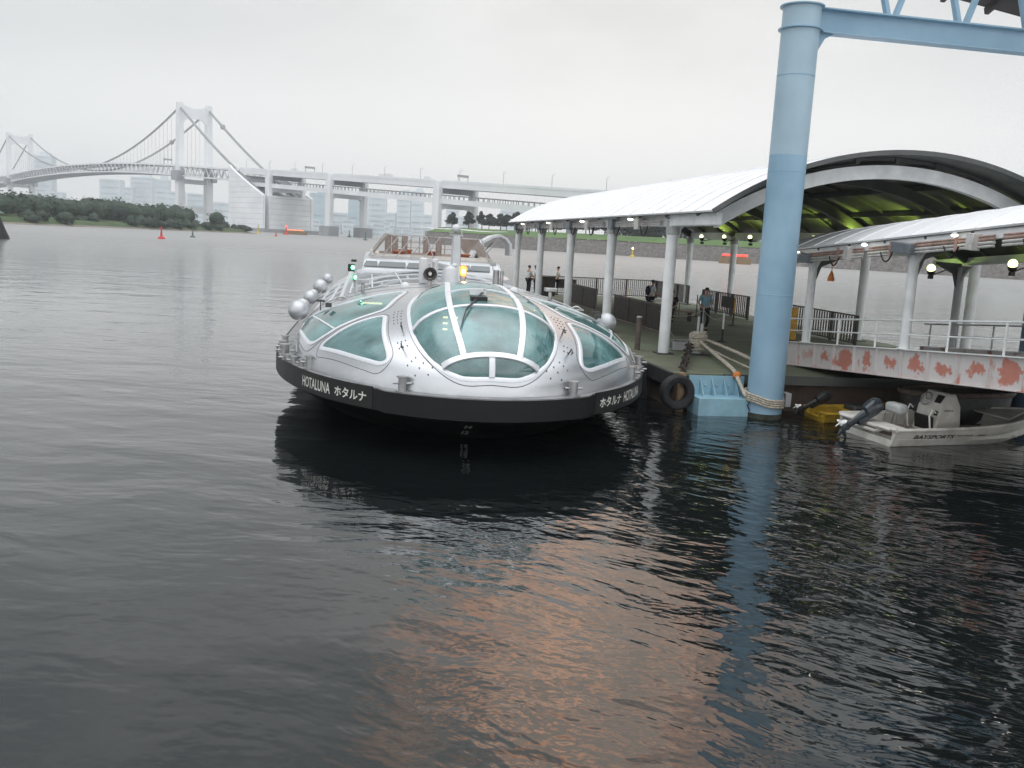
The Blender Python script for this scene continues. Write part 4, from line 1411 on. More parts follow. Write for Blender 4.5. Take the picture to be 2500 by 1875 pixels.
for k, (dz, rr, m_) in enumerate(((-.02, .035, 'conduit'), (.05, .028, 'conduit_rust'), (-.09, .03, 'conduit'), (.11, .022, 'conduit_rust'))):
    for i in range(4):
        ya, yb = -1.0 - i * 4.65, -5.4 - i * 4.65
        obj('conduit', MB().tube((2.93, ya, ez(ya) + dz), (2.93, yb, ez(yb) + dz), rr, n=8), m_, c2)
for i in range(8):
    y = -1.6 - i * 2.33
    obj('junction_box', MB().box((2.88, y - .9, ez(y - .9) + .02), (.20, .75 if i % 2 == 0 else .22, .24 if i % 2 == 0 else .34), M=Matrix.Rotation(R(4.1), 3, 'X')), 'box_grey' if i % 2 == 0 else 'conduit', c2, bevel=.01)
    obj('cable_loop', MB().path(sag((2.86, y, ez(y) - .02), (2.86, y - .5, ez(y) - .02), .22, 8), .018, 6), 'black', c2)
    obj('pipe_clip', MB().box((2.89, y - .35, ez(y - .3) + .03), (.05, .05, .34)), 'conduit_rust', c2)
for i in range(7):
    y = -1.75 - i * 3.35
    fl = obj('floodlight', MB().lathe([(.04, -.14), (.10, -.09), (.12, 0), (.09, .03)], (7.35, y, ez(y) - .12), 14).tube((7.35, y, ez(y) - .26), (7.85, y, ez(y) - .06), .018).box((7.35, y, ez(y) - .30), (.12, .1, .1)), 'dark_steel', c2)
    obj('bulb', MB().ball((7.32, y - .03, ez(y) - .04), .12, 14, 8), 'lamp_flood', fl)
    spot('flood_light', (7.30, y, ez(y) + .03), (8.1, y - .12, ez(y) + .22), 26, (.66, 1, .14), c2, 150)
    el = obj('eave_lamp', MB().lathe([(.03, .05), (.07, .0)], (2.76, y - .6, ez(y - .6) + .19), 12), 'post_grey', c2)
    obj('bulb', MB().ball((2.76, y - .6, ez(y - .6) + .175), (.07, .07, .035), 10, 6), 'lamp_white', el)
lf = pier_thing('orange_float', 'small orange float hanging on a cord from the ramp roof', 'float', 3.55, -2.9, ez(-2.9) - .45)
obj('cord', MB().tube((0, 0, .10), (0, 0, .42), .01, n=5), 'orange', lf); obj('float_body', MB().lathe([(.09, -.16), (.095, -.1), (.05, .04), (.02, .12)], n=12), 'orange', lf)

# ---- tall blue steel frame
fr_ = pier_thing('steel_portal', 'tall pale blue steel frame with round pillars and a truss above the ramp', 'steel frame')
pz = 9.95
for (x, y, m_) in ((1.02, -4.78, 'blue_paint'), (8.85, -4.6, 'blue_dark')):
    po_ = obj('pillar', MB().lathe([(PR, -2.), (PR, .05), (PR, 3.2), (PR, 6.5)], (x, y, 0), 48), m_, fr_, smooth=50)
    obj('upper_pillar', MB().lathe([(PR - .001, 6.501), (PR - .001, 8.), (PR - .001, pz)], (x, y, 0), 48), 'blue_faded', po_, smooth=50)
    obj('tide_mark', MB().lathe([(PR + .001, -1), (PR + .004, -.9), (PR + .004, .10), (PR + .001, .13)], (x, y, 0), 48), 'tide_mark', po_)
    obj('collar', MB().lathe([(PR + .002, 9.42), (PR + .07, 9.43), (PR + .07, 9.455), (PR + .002, 9.465)], (x, y, 0), 48).lathe([(PR, pz), (PR + .07, pz + .005), (PR + .07, pz + .035), (.2, pz + .04)], (x, y, 0), 48), m_, po_)
    for z in (3.1, 6.1, 8.35): obj('weld_seam', MB().lathe([(PR + .001, z), (PR + .005, z + .006), (PR + .005, z + .018), (PR + .001, z + .024)], (x, y, 0), 48), m_, po_)
bx0, bx1 = 1.02, 16.
bm_ = MB().box(((bx0 + bx1) / 2, -4.78, pz - .26), (bx1 - bx0, .05, .52))
bo_ = obj('cross_beam', bm_, 'blue_paint', fr_)
for z, w_ in ((pz + .005, .42), (pz - .52, .38)): obj('flange', MB().box(((bx0 + bx1) / 2 + .25, -4.78, z), (bx1 - bx0 - .5, w_, .035)), 'blue_paint', bo_)
obj('haunch', MB().prism([(bx0 + PR - .02, -4.83, pz - .5), (bx0 + PR + .42, -4.83, pz - .53), (bx0 + PR + .18, -4.83, pz - .66), (bx0 + PR + .02, -4.83, pz - .95), (bx0 + PR - .03, -4.83, pz - .95)], (0, .1, 0)), 'blue_paint', bo_)
obj('haunch_plate', MB().prism([(bx0 + PR - .15, -5.02, pz - .012), (bx0 + PR + .9, -4.98, pz - .012), (bx0 + PR + .9, -4.58, pz - .012), (bx0 + PR - .15, -4.54, pz - .012)], (0, 0, .02)), 'blue_paint', bo_)
for i in range(7):
    x = 3.35 + i * 1.92
    for s2 in (-1, 1):
        obj('truss_member', MB().beam((x + s2 * .10, -4.78, pz + .02), (x + s2 * .72, -4.78, pz + 1.9), .10, .16, up=(0, 1, 0)), 'blue_paint', fr_)
obj('top_chord', MB().box(((bx0 + bx1) / 2, -4.78, pz + 2.0), (bx1 - bx0, .34, .22)), 'blue_paint', fr_)
rd = MB().prism([(9.2, -4.2, pz + 2.45), (17.5, -4.2, pz + 2.45), (17.5, 3.0, pz + 2.3), (13.6, 3.0, pz + 2.3)], (0, 0, .28))
obj('roof_deck', rd, 'roof_dark', fr_)
for i in range(5):
    x0_ = 8.6 + i * 1.5
    obj('joist', MB().beam((x0_, -4.6, pz + 2.3), (x0_ + 4.4, 2.8, pz + 2.15), .10, .22), 'roof_dark', fr_)
PI_ = PM.inverted()
q_ = [PI_ @ V(p) for p in ((11.0, 26.2, 11.22), (16.5, 26.2, 10.1), (17.5, 20.5, 12.2), (12.0, 20.5, 13.3))]
obj('roof_deck', MB().prism(q_, (0, 0, .22)), 'roof_dark', fr_)
for i in range(5):
    a_, b_ = q_[0].lerp(q_[1], i / 4.5), q_[3].lerp(q_[2], i / 4.5)
    obj('joist', MB().beam(a_ - V((0, 0, .10)), b_ - V((0, 0, .10)), .12, .18), 'roof_dark', fr_)

# ---- the two small motor boats
def outboard(parent, x, y, z, s=1., tilt=52, m='outboard'):
    """tilted-up outboard motor; local -x is aft"""
    T = Matrix.Translation((x, y, z)) @ Matrix.Rotation(R(tilt), 4, 'Y') @ Matrix.Scale(s, 4)
    def tf(mb): mb.v = [tuple(T @ V(v)) for v in mb.v]; return mb
    cw = MB(); rg = []
    for zz, a_, b_, ox in ((.02, .13, .10, 0), (.06, .19, .14, -.01), (.30, .22, .16, -.01), (.50, .20, .15, 0), (.60, .13, .10, .02)):
        rg.append([V((ox - .06 + a_ * math.copysign(abs(math.cos(t_)) ** .6, math.cos(t_)), b_ * math.copysign(abs(math.sin(t_)) ** .6, math.sin(t_)), zz)) for t_ in (2 * PI * i / 16 for i in range(16))])
    ob = obj('outboard_motor', tf(cw.loft(rg)), m, parent)
    leg = MB().loft([[V((c_ + a_ * math.cos(t_), b_ * math.sin(t_), zz)) for t_ in (2 * PI * i / 12 for i in range(12))] for zz, a_, b_, c_ in ((.04, .13, .09, -.06), (-.2, .10, .06, -.08), (-.55, .09, .045, -.08), (-.62, .17, .03, -.12), (-.64, .10, .04, -.08), (-.86, .08, .03, -.08), (-.98, .02, .015, -.04))])
    obj('lower_leg', tf(leg), m, ob)
    gc = MB(); gc.lathe([(.02, -.24), (.055, -.16), (.06, .05), (.045, .16), (.02, .2)], (-.08, 0, -.78), 12, Matrix.Rotation(R(-90), 3, 'Y'))
    obj('gear_case', tf(gc), m, ob)
    pr = MB().lathe([(.02, .05), (.045, .0), (.05, -.10)], (-.32, 0, -.78), 10, Matrix.Rotation(R(-90), 3, 'Y'))
    for k in range(3):
        a = 2 * PI * k / 3 + .4
        c = V((-.30, .105 * math.cos(a), -.78 + .105 * math.sin(a)))
        pr.ball(c, (.018, .062, .095), 10, 6, Matrix.Rotation(a - PI / 2, 3, 'X') @ Matrix.Rotation(R(28), 3, 'Z'))
    obj('propeller', tf(pr), 'prop_white', ob)
    st_ = MB().box((.02, 0, -.12), (.10, .26, .34)); obj('transom_bracket', tf(st_), m, ob)
    wr = MB().box((-.20, 0, .32), (.03, .20, .06)); obj('motor_badge', tf(wr), 'steel', ob)
    return ob


def hull_mesh(L, B_, h_, flare=.1, n=22, bowrise=.28, off=0., zoff=0., bottom=True):
    rings = []
    for i in range(n + 1):
        f_ = i / n; x = L * f_
        w_ = B_ / 2 * (1 - max(0, (f_ - .45) / .55) ** 2.3) ** .8 + .03
        w_ = max(.03, w_) - off
        zt = h_ + bowrise * f_ ** 2.2 + zoff
        zb = -.12 + .42 * max(0, (f_ - .62) / .38) ** 2
        wc = w_ * (.86 - .25 * f_)
        rings.append([V((x + .14 * f_, -w_, zt)), V((x + .08 * f_, -w_ * .98, zt - .12)), V((x, -wc, .08 + zb * .6)), V((x, -wc * .5, zb)), V((x, 0, zb - .06)),
                      V((x, wc * .5, zb)), V((x, wc, .08 + zb * .6)), V((x + .08 * f_, w_ * .98, zt - .12)), V((x + .14 * f_, w_, zt))])
    return rings


def small_boat(name, label, X, Y, rz, L, B_, h_, mh, yellow=False):
    t_ = thing(name, label, 'boat', (X, Y, 0), rz)
    outer = hull_mesh(L, B_, h_); inner = hull_mesh(L, B_, h_, off=.13)
    mb = MB(); rings = []
    for a, b in zip(outer, inner):
        fl = .16 if not yellow else .14
        inn = [V((b[8].x, b[8].y, a[8].z + .005)), V((b[8].x, b[8].y * .97, max(fl, b[4].z + .12))), V((b[0].x, b[0].y * .97, max(fl, b[4].z + .12))), V((b[0].x, b[0].y, a[0].z + .005))]
        rings.append(a + inn)
    mb.loft(rings)
    obj('hull', mb, mh, t_, smooth=35)
    rr = MB()
    rr.path([r_[0] + V((0, -.01, .0)) for r_ in outer], .045, 8); rr.path([r_[8] + V((0, .01, .0)) for r_ in outer], .045, 8)
    rr.path([outer[0][0] + V((0, 0, 0)), outer[0][0] + V((-.02, .3, 0)), V((-.02, -.36, h_ - .16)), V((-.02, .36, h_ - .16)), outer[0][8] + V((-.02, -.3, 0)), outer[0][8]], .045, 8)
    obj('gunwale', rr, mh, t_)
    return t_


wbt = small_boat('motor_boat', 'open white motor boat with a helm console and black outboard moored under the ramp', 8.26, 21.04, R(16), 5.5, 2.1, .42, 'boat_white')
wbt.scale = (.83, .96, .96)
obj('cockpit_floor', MB().box((2.3, 0, .18), (4.2, 1.45, .04)), 'boat_inside', wbt)
obj('outboard_well', MB().box((.32, 0, .36), (.62, 1.6, .10)).box((.1, -.70, .42), (.5, .5, .10)).box((.1, .70, .42), (.5, .5, .10)), 'boat_white', wbt, bevel=.05)
outboard(wbt, .02, .12, .52, .95, 58)
con = MB().prism([(1.85, -.42, .1), (2.75, -.42, .1), (2.65, -.42, .86), (2.45, -.42, 1.16), (2.28, -.42, 1.16), (2.0, -.42, .80)], (0, .80, 0))
co_ = obj('helm_console', con, 'boat_white', wbt, bevel=.02)
obj('console_locker', MB().box((1.86, -.02, .42), (.06, .6, .34), M=Matrix.Rotation(R(-10), 3, 'Y')), 'black', co_)
obj('instrument', MB().box((2.155, -.18, 1.00), (.03, .22, .22), M=Matrix.Rotation(R(31), 3, 'Y')), 'black', co_)
obj('switch', MB().box((1.96, -.30, .68), (.03, .09, .12), M=Matrix.Rotation(R(11), 3, 'Y')), 'black', co_)
sw = MB(); Mq = Matrix.Rotation(R(-60), 3, 'Y')
sw.path([V((2.03, .16, .97)) + Mq @ V((.17 * math.cos(a), .17 * math.sin(a), 0)) for a in (2 * PI * i / 18 for i in range(18))], .016, 6, closed=True)
for a in (0.5, 2.6, 4.7): sw.tube(V((2.03, .16, .97)), V((2.03, .16, .97)) + Mq @ V((.17 * math.cos(a), .17 * math.sin(a), 0)), .012, n=5)
obj('steering_wheel', sw, 'steel', co_)
obj('hand_rail', MB().path([(1.75, -.40, .22), (1.66, -.40, .62), (1.74, -.40, .78), (1.86, -.40, .7)], .022, 6).path([(1.75, .40, .22), (1.66, .40, .62), (1.74, .40, .78), (1.86, .40, .7)], .022, 6), 'prop_white', co_)
obj('seat', MB().box((1.15, .25, .70), (.34, .55, .26)), 'post_grey', wbt, bevel=.08)
for x, y in ((1.0, .05), (1.3, .05), (1.0, .45), (1.3, .45)): obj('seat_leg', MB().tube((x * .9 + .12, y * 1.2, .2), (x, y, .58), .016, n=6), 'steel', wbt)
obj('bow_deck', MB().prism([(4.2, -.6, .56), (4.2, .6, .56), (5.35, .10, .68), (5.35, -.10, .68)], (0, 0, .03)), 'boat_white', wbt)
obj('rub_strake', MB().path([V((r_[1].x, r_[1].y * 1.0 - .02, r_[1].z - .10)) for r_ in hull_mesh(5.5, 2.1, .42)[:19]], .008, 6), 'boat_white', wbt)
whb = MB().loft(hull_mesh(5.5, 2.1, .42)); wbv = BVHTree.FromPolygons([V(v) for v in whb.v], whb.f)


def boat_word(body, x, z, w_, h_, m='black', name='lettering', slant=.25, flat=None):
    vs, fs = text_mesh(body, 1., offset=.02)
    x0 = min(v[0] for v in vs); x1 = max(v[0] for v in vs); y0 = min(v[1] for v in vs); y1 = max(v[1] for v in vs)
    q = []
    for v in vs:
        a = (v[0] - x0) / (x1 - x0) * w_; b = (v[1] - y0) / (y1 - y0) * h_
        p = V((x + a + b * slant, -3, z + b)); h2 = wbv.ray_cast(p, V((0, 1, 0)))
        q.append(V((p.x, flat if flat is not None else (h2[0].y if h2[0] else -1.) - .008, p.z)))
    obj(name, MB().add(q, fs), m, wbt, smooth=0)
boat_word('BAYSPORTS', .62, .20, 1.30, .105)
boat_word('YACHT CHARTER', 2.0, .26, .55, .04); boat_word('045', 2.72, .26, .26, .04)
boat_word('MARINE', 2.12, .74, .30, .035, flat=-.425)
lr = thing('life_ring_boat', 'small dark inflatable dinghy with a pale rim lying behind the white motor boat', 'dinghy', (11.3, 23.2, 0), R(16))
q = [V((1.6 * math.copysign(abs(math.cos(a)) ** .8, math.cos(a)), .7 * math.sin(a), .92)) for a in (2 * PI * i / 36 for i in range(36))]
obj('tube', MB().path(q, .07, 8, closed=True), 'post_brown', lr)
obj('dinghy_floor', MB().prism([p + V((0, 0, -.95 + .12)) for p in q], (0, 0, .12)), 'dark_steel', lr)
obj('dinghy_side', MB().loft([[V((p.x * .9, p.y * .9, .05)) for p in q], [V((p.x, p.y, .88)) for p in q]], cap0=False, cap1=False), 'dark_steel', lr)
ybt = small_boat('motor_boat', 'small yellow boat with a tilted black outboard behind the white motor boat', 7.75, 23.2, R(10), 3.6, 1.35, .30, 'yellow_boat', True)
ybt.scale = (.82, .82, .82)
for x in (1.2, 2.3): obj('thwart', MB().box((x, 0, .26), (.28, 1.05, .05)), 'yellow_boat', ybt)
outboard(ybt, .1, .1, .50, .80, 60, 'black')
obj('boat_cover', MB().box((1.9, .2, .36), (1.3, .7, .2)), 'dark_steel', ybt, bevel=.06)

# ------------------------------------------------------------------ people
def skin_mesh(verts, edges, radii, name='skin', levels=1, root=0):
    me = bpy.data.meshes.new(name); me.from_pydata([tuple(v) for v in verts], edges, [])
    o = bpy.data.objects.new(name, me); COL.objects.link(o)
    md = o.modifiers.new('skin', 'SKIN'); md.use_smooth_shade = True
    sv = me.skin_vertices[0].data
    for i, r_ in enumerate(radii):
        sv[i].radius = (r_, r_) if not isinstance(r_, tuple) else r_
        sv[i].use_root = (i == root)
    sb_ = o.modifiers.new('sub', 'SUBSURF'); sb_.levels = levels; sb_.render_levels = levels
    dg = bpy.context.evaluated_depsgraph_get(); dg.update()
    em = bpy.data.meshes.new_from_object(o.evaluated_get(dg))
    bpy.data.objects.remove(o)
    for p in em.polygons: p.use_smooth = True
    return em


def person(label, x, y, face, pose, shirt='shirt_white', trousers='navy', cap=False, bag=False, z=DK, hgt=1.70, seated=False):
    """one body mesh; clothing, hair and shoes are its children. local +Y is forward"""
    k = hgt / 1.70
    P = {'pel': (0, 0, .93), 'sp1': (0, .01, 1.08), 'sp2': (0, .0, 1.24), 'ch': (0, -.005, 1.38), 'nk': (0, .0, 1.475), 'nk2': (0, .012, 1.53),
         'hd': (0, .025, 1.59), 'hd2': (0, .02, 1.655), 'cr': (0, .0, 1.695), 'chin': (0, .085, 1.545), 'nose': (0, .118, 1.60),
         'hipL': (-.095, 0, .88), 'hipR': (.095, 0, .88), 'knL': (-.10, .02, .49), 'knR': (.10, .02, .49), 'anL': (-.10, -.01, .085), 'anR': (.10, -.01, .085),
         'toL': (-.115, .13, .035), 'toR': (.115, .13, .035),
         'shL': (-.185, 0, 1.395), 'shR': (.185, 0, 1.395), 'elL': (-.235, -.02, 1.13), 'elR': (.235, -.02, 1.13), 'wrL': (-.235, .05, .90), 'wrR': (.235, .05, .90)}
    P.update(pose)
    P = {a: V(b) for a, b in P.items()}
    rad = {'pel': (.150, .105), 'sp1': (.135, .10), 'sp2': (.145, .105), 'ch': (.155, .10), 'nk': .058, 'nk2': .052, 'hd': .078, 'hd2': .083, 'cr': .052, 'chin': .030, 'nose': .014,
           'hipL': .088, 'hipR': .088, 'knL': .058, 'knR': .058, 'anL': .038, 'anR': .038, 'toL': .034, 'toR': .034, 'shL': .056, 'shR': .056,
           'elL': .040, 'elR': .040, 'wrL': .027, 'wrR': .027}
    E_ = [('pel', 'sp1'), ('sp1', 'sp2'), ('sp2', 'ch'), ('ch', 'nk'), ('nk', 'nk2'), ('nk2', 'hd'), ('hd', 'hd2'), ('hd2', 'cr'), ('hd', 'chin'), ('hd', 'nose'),
          ('pel', 'hipL'), ('pel', 'hipR'), ('hipL', 'knL'), ('knL', 'anL'), ('anL', 'toL'), ('hipR', 'knR'), ('knR', 'anR'), ('anR', 'toR'),
          ('ch', 'shL'), ('ch', 'shR'), ('shL', 'elL'), ('elL', 'wrL'), ('shR', 'elR'), ('elR', 'wrR')]
    for s_ in 'LR':
        w_, e_ = P['wr' + s_], P['el' + s_]
        d_ = (w_ - e_).normalized(); sd_ = d_.cross(V((0, 1, 0)))
        sd_ = sd_.normalized() if sd_.length > .1 else V((1, 0, 0))
        P['pm' + s_] = w_ + d_ * .07; rad['pm' + s_] = .030; E_.append(('wr' + s_, 'pm' + s_))
        for j, (o_, l_) in enumerate(((-.024, .055), (-.008, .072), (.008, .068), (.024, .05))):
            a = 'f%d%s' % (j, s_)
            P[a] = P['pm' + s_] + sd_ * o_ + d_ * .03; P[a + 't'] = P[a] + d_ * l_ * .8 + V((0, .02, 0)); rad[a] = .009; rad[a + 't'] = .007
            E_ += [('pm' + s_, a), (a, a + 't')]
        a = 'th' + s_; P[a] = w_ + d_ * .05 + V((0, .045, 0)); rad[a] = .010; E_.append(('pm' + s_, a))
    names = list(P)
    me = skin_mesh([P[n] * k for n in names], [(names.index(a), names.index(b)) for a, b in E_], [rad[n] if isinstance(rad[n], tuple) else rad[n] * k for n in names], 'person')
    me.materials.append(MATS['skin'])
    o = bpy.data.objects.new('person', me); COL.objects.link(o)
    o.location = W(x, y, z); o.rotation_euler = (0, 0, PA + face)
    set_tags(o, label, 'person')

    def part(nm, keys, edges, grow, m, tweak={}):
        q = {n: V(P[n]) for n in keys}
        q.update({a: V(b) for a, b in tweak.items()})
        nn = list(q)
        rr = []
        for n in nn:
            r0 = rad.get(n, .05)
            rr.append(tuple(v + grow for v in r0) if isinstance(r0, tuple) else (r0 + grow) * k)
        mm = skin_mesh([q[n] * k for n in nn], [(nn.index(a), nn.index(b)) for a, b in edges], rr, nm)
        mm.materials.append(MATS[m]); c = bpy.data.objects.new(nm, mm); COL.objects.link(c); c.parent = o
        return c
    mL, mR = P['shL'].lerp(P['elL'], .75), P['shR'].lerp(P['elR'], .75)
    part('shirt', ['pel', 'sp1', 'sp2', 'ch', 'shL', 'shR'], [('pel', 'sp1'), ('sp1', 'sp2'), ('sp2', 'ch'), ('ch', 'shL'), ('ch', 'shR'), ('shL', 'mL'), ('shR', 'mR'), ('ch', 'col')], .018, shirt,
         {'mL': mL, 'mR': mR, 'col': P['nk'] - V((0, 0, .02))})
    part('trousers', ['pel', 'hipL', 'hipR', 'knL', 'knR'], [('pel', 'hipL'), ('pel', 'hipR'), ('hipL', 'knL'), ('hipR', 'knR'), ('knL', 'cuL'), ('knR', 'cuR')], .014, trousers,
         {'cuL': P['anL'] + V((0, 0, .04)), 'cuR': P['anR'] + V((0, 0, .04))})
    sh_ = MB()
    for s_ in 'LR':
        a, b = P['an' + s_], P['to' + s_]; c = (a + b) / 2
        sh = MB().ball(V((c.x, c.y + .005, max(.045, c.z - .012))) * k, (.05, .135, .045), 12, 8)
        obj('shoe', sh, 'black', o)
    hd = P['hd2']
    hm_ = MB().ball((hd + V((0, -.018, .018))) * k, (.088, .098, .078), 14, 10)
    obj('hair', hm_, 'hair', o, smooth=60)
    ey = MB()
    for s_ in (-1, 1): obj('eye', MB().ball((P['hd'] + V((s_ * .032, .078, .028))) * k, .011, 6, 5), 'hair', o)
    for s_ in (-1, 1): obj('ear', MB().ball((P['hd'] + V((s_ * .08, 0, .01))) * k, (.012, .022, .03), 8, 6), 'skin', o)
    if cap:
        cp = MB().lathe([(.092, .0), (.10, .03), (.125, .06), (.115, .075), (.03, .08)], (hd + V((0, 0, .012))) * k, 16)
        cp.prism([(hd + V((.07 * math.cos(a), .06 + .085 * math.sin(a), .012))) * k for a in (PI * i / 8 for i in range(9))], (0, 0, .01))
        obj('cap', cp, 'navy', o)
    return o


hips = {'elL': (-.32, -.10, 1.17), 'wrL': (-.20, .04, 1.03), 'elR': (.32, -.10, 1.17), 'wrR': (.20, .04, 1.03)}
person('person in white shirt and dark trousers, leftmost of the pair behind the boat, facing right', 1.50, 29.0, R(-62),
       {'elL': (-.22, .06, 1.14), 'wrL': (-.10, .24, 1.10), 'elR': (.22, .06, 1.14), 'wrR': (.12, .24, 1.06)}, hgt=1.68)
person('person in uniform cap, white shirt and dark trousers, half behind the second white column', 1.88, 28.7, R(60),
       {'elR': (.24, .03, 1.13), 'wrR': (.16, .22, 1.08)}, cap=True, hgt=1.68)
person('person standing alone at the far railing with hands on hips, looking left', 3.32, 29.0, R(75), hips, 'shirt_cream', hgt=1.69)
p4_ = person('person in white shirt with dark backpack leaning over the panel barrier', 4.25, 14.2, R(-70),
             {'ch': (0, .06, 1.36), 'nk': (0, .10, 1.45), 'nk2': (0, .12, 1.50), 'hd': (0, .14, 1.56), 'hd2': (0, .13, 1.625), 'cr': (0, .11, 1.665), 'chin': (0, .20, 1.515), 'nose': (0, .235, 1.57),
              'shL': (-.18, .06, 1.37), 'shR': (.18, .06, 1.37), 'elL': (-.22, .12, 1.12), 'wrL': (-.16, .34, 1.06), 'elR': (.22, .12, 1.12), 'wrR': (.14, .34, 1.06)})
bp = MB().ball((0, -.17, 1.22), (.15, .10, .22), 14, 10)
obj('backpack', bp, 'navy', None, label='dark backpack on the back of the person leaning over the barrier', cat='backpack')
bpo = bpy.data.objects['backpack']; bpo.location = p4_.location; bpo.rotation_euler = p4_.rotation_euler
for s_ in (-1, 1): obj('strap', MB().path([(s_ * .10, -.13, 1.40), (s_ * .12, .03, 1.455), (s_ * .13, .13, 1.36), (s_ * .14, .06, 1.15)], .014, 6), 'navy', bpo)
person('person in light blue shirt and dark trousers walking on the deck, looking down', 4.25, 7.55, R(178),
       {'nk2': (0, .03, 1.53), 'hd': (0, .055, 1.58), 'hd2': (0, .055, 1.645), 'cr': (0, .04, 1.69), 'chin': (0, .11, 1.525), 'nose': (0, .15, 1.57),
        'elR': (.27, -.06, 1.14), 'wrR': (.24, .16, 1.02), 'elL': (-.24, .04, 1.13), 'wrL': (-.10, .26, 1.12),
        'knL': (-.10, .12, .50), 'anL': (-.10, -.10, .16), 'toL': (-.11, .02, .05), 'knR': (.09, .02, .49)}, 'shirt_blue', hgt=1.72)
bench = pier_thing('bench', 'slatted brown bench at the right of the deck under the seated person', 'bench', 5.1, 12.6, DK)
obj('seat', MB().box((0, 0, .43), (1.2, .42, .05)), 'wood', bench)
for x in (-.5, .5): obj('leg', MB().box((x, 0, .21), (.06, .36, .41)), 'brown_paint', bench)
person('person in dark clothes sitting on the bench half hidden behind the nearest white column', 4.75, 12.55, R(150),
       {'pel': (0, 0, .56), 'sp1': (0, .0, .70), 'sp2': (0, .01, .86), 'ch': (0, .03, 1.0), 'nk': (0, .05, 1.09), 'nk2': (0, .065, 1.145), 'hd': (0, .08, 1.205), 'hd2': (0, .08, 1.27), 'cr': (0, .06, 1.31),
        'chin': (0, .14, 1.16), 'nose': (0, .172, 1.215), 'hipL': (-.09, .02, .53), 'hipR': (.09, .02, .53), 'knL': (-.12, .43, .52), 'knR': (.12, .43, .52), 'anL': (-.12, .42, .09), 'anR': (.12, .42, .09),
        'toL': (-.13, .55, .035), 'toR': (.13, .55, .035), 'shL': (-.185, .03, 1.01), 'shR': (.185, .03, 1.01), 'elL': (-.23, .10, .76), 'elR': (.23, .10, .76), 'wrL': (-.14, .33, .66), 'wrR': (.14, .33, .66)},
       'navy', 'black')

# ------------------------------------------------------------------ the far bay: suspension bridge
T1 = V((-325, 930, 0))
ax = V((-.68, .733, 0)).normalized()      # along the deck, away from here
tr = V((.733, .68, 0)).normalized()       # across the deck


def B(k, c, z): return T1 + ax * k + tr * c + V((0, 0, z))


HALF = 14.5
SPAN = 598


def zd(k):
    """upper deck level along the bridge, k < 0 is towards the viewer"""
    if k > 0: return 59.5 + 8. * (1 - ((k - SPAN / 2) / (SPAN / 2)) ** 2) if k < SPAN else 59.5 - (k - SPAN) * .03
    return 59.5 + k * .049


BR = thing('suspension_bridge', 'long pale suspension bridge with two towers and a two level viaduct across the bay', 'bridge', (0, 0, 0))
for kk in (0, SPAN):
    tw = MB()
    rings = []
    for c in (-HALF, HALF):
        q = []
        for z, wx, wy in ((-2, 3.4, 4.2), (55, 3.1, 3.8), (115, 2.6, 3.2), (119, 2.6, 3.2)):
            q.append([B(kk + a * wy, c + b * wx, z) for a, b in ((-1, -1), (1, -1), (1, 1), (-1, 1))])
        tw.loft(q)
    t_o = obj('tower', tw, 'bridge_white', BR, smooth=0)
    # portal with a hollowed lower and upper edge
    up = []; n = 16
    top = [B(kk - 1.6, -HALF + 2 + (2 * HALF - 4) * i / n, 117.5 - 3.0 * math.sin(PI * i / n)) for i in range(n + 1)]
    bot = [B(kk - 1.6, -HALF + 2 + (2 * HALF - 4) * i / n, 98 + 7. * min(1, math.sin(PI * i / n) * 1.35) ** .6) for i in range(n, -1, -1)]
    obj('portal_beam', MB().prism(top + bot, ax * 3.2), 'bridge_white', t_o, smooth=0)
    obj('portal_beam', MB().prism([B(kk - 1.4, -HALF, 14), B(kk - 1.4, HALF, 14), B(kk - 1.4, HALF, 20), B(kk - 1.4, -HALF, 20)], ax * 2.8), 'bridge_white', t_o, smooth=0)
    obj('portal_beam', MB().prism([B(kk - 1.4, -HALF, 42), B(kk - 1.4, HALF, 42), B(kk - 1.4, HALF, 46.5), B(kk - 1.4, -HALF, 46.5)], ax * 2.8), 'bridge_white', t_o, smooth=0)
    obj('pier_cap', MB().prism([B(kk - 8, -HALF - 9, -2), B(kk - 8, HALF + 9, -2), B(kk + 8, HALF + 9, -2), B(kk + 8, -HALF - 9, -2)], (0, 0, 6)), 'concrete_grey', t_o, smooth=0)
    for c in (-HALF - 3.6, HALF + 3.6):
        obj('tower_platform', MB().prism([B(kk - 7, c - 2.5, 45), B(kk - 7, c + 2.5, 45), B(kk + 7, c + 2.5, 45), B(kk + 7, c - 2.5, 45)], (0, 0, 9)), 'bridge_dark', t_o, smooth=0)
for c in (-HALF, HALF):
    n = 40
    obj('main_cable', MB().path([B(SPAN * i / n, c, 62 + 53 * (1 - 2 * i / n) ** 2) for i in range(n + 1)], 1.0, 6), 'cable_grey', BR)
    obj('main_cable', MB().path([B(-180 * i / 12, c, 115 - 87 * (i / 12) - 4 * math.sin(PI * i / 12)) for i in range(13)], 1.15, 6), 'cable_grey', BR)
    obj('main_cable', MB().path([B(SPAN + 200 * i / 12, c, 115 - 78 * (i / 12) - 6 * math.sin(PI * i / 12)) for i in range(13)], 1.0, 6), 'cable_grey', BR)
    hg = MB()
    for i in range(2, 58):
        k = SPAN * i / 60; zc = 62 + 53 * (1 - 2 * i / 60) ** 2
        if zc > zd(k) + 2: hg.tube(B(k, c, zd(k)), B(k, c, zc), .12, n=4)
    obj('hanger', hg, 'cable_grey', BR, kind='stuff')
    for kc, zc in ((90, 62 + 53 * (1 - 180 / SPAN) ** 2), (-32, 115 - 87 * 32 / 180 - 2.1)):
        if c > 0: obj('cable_gantry', MB().ball(B(kc, c, zc), (2.6, 2.6, 2.6), 8, 6), 'cable_grey', BR)
# stiffening truss
tk0, tk1 = -128, 760


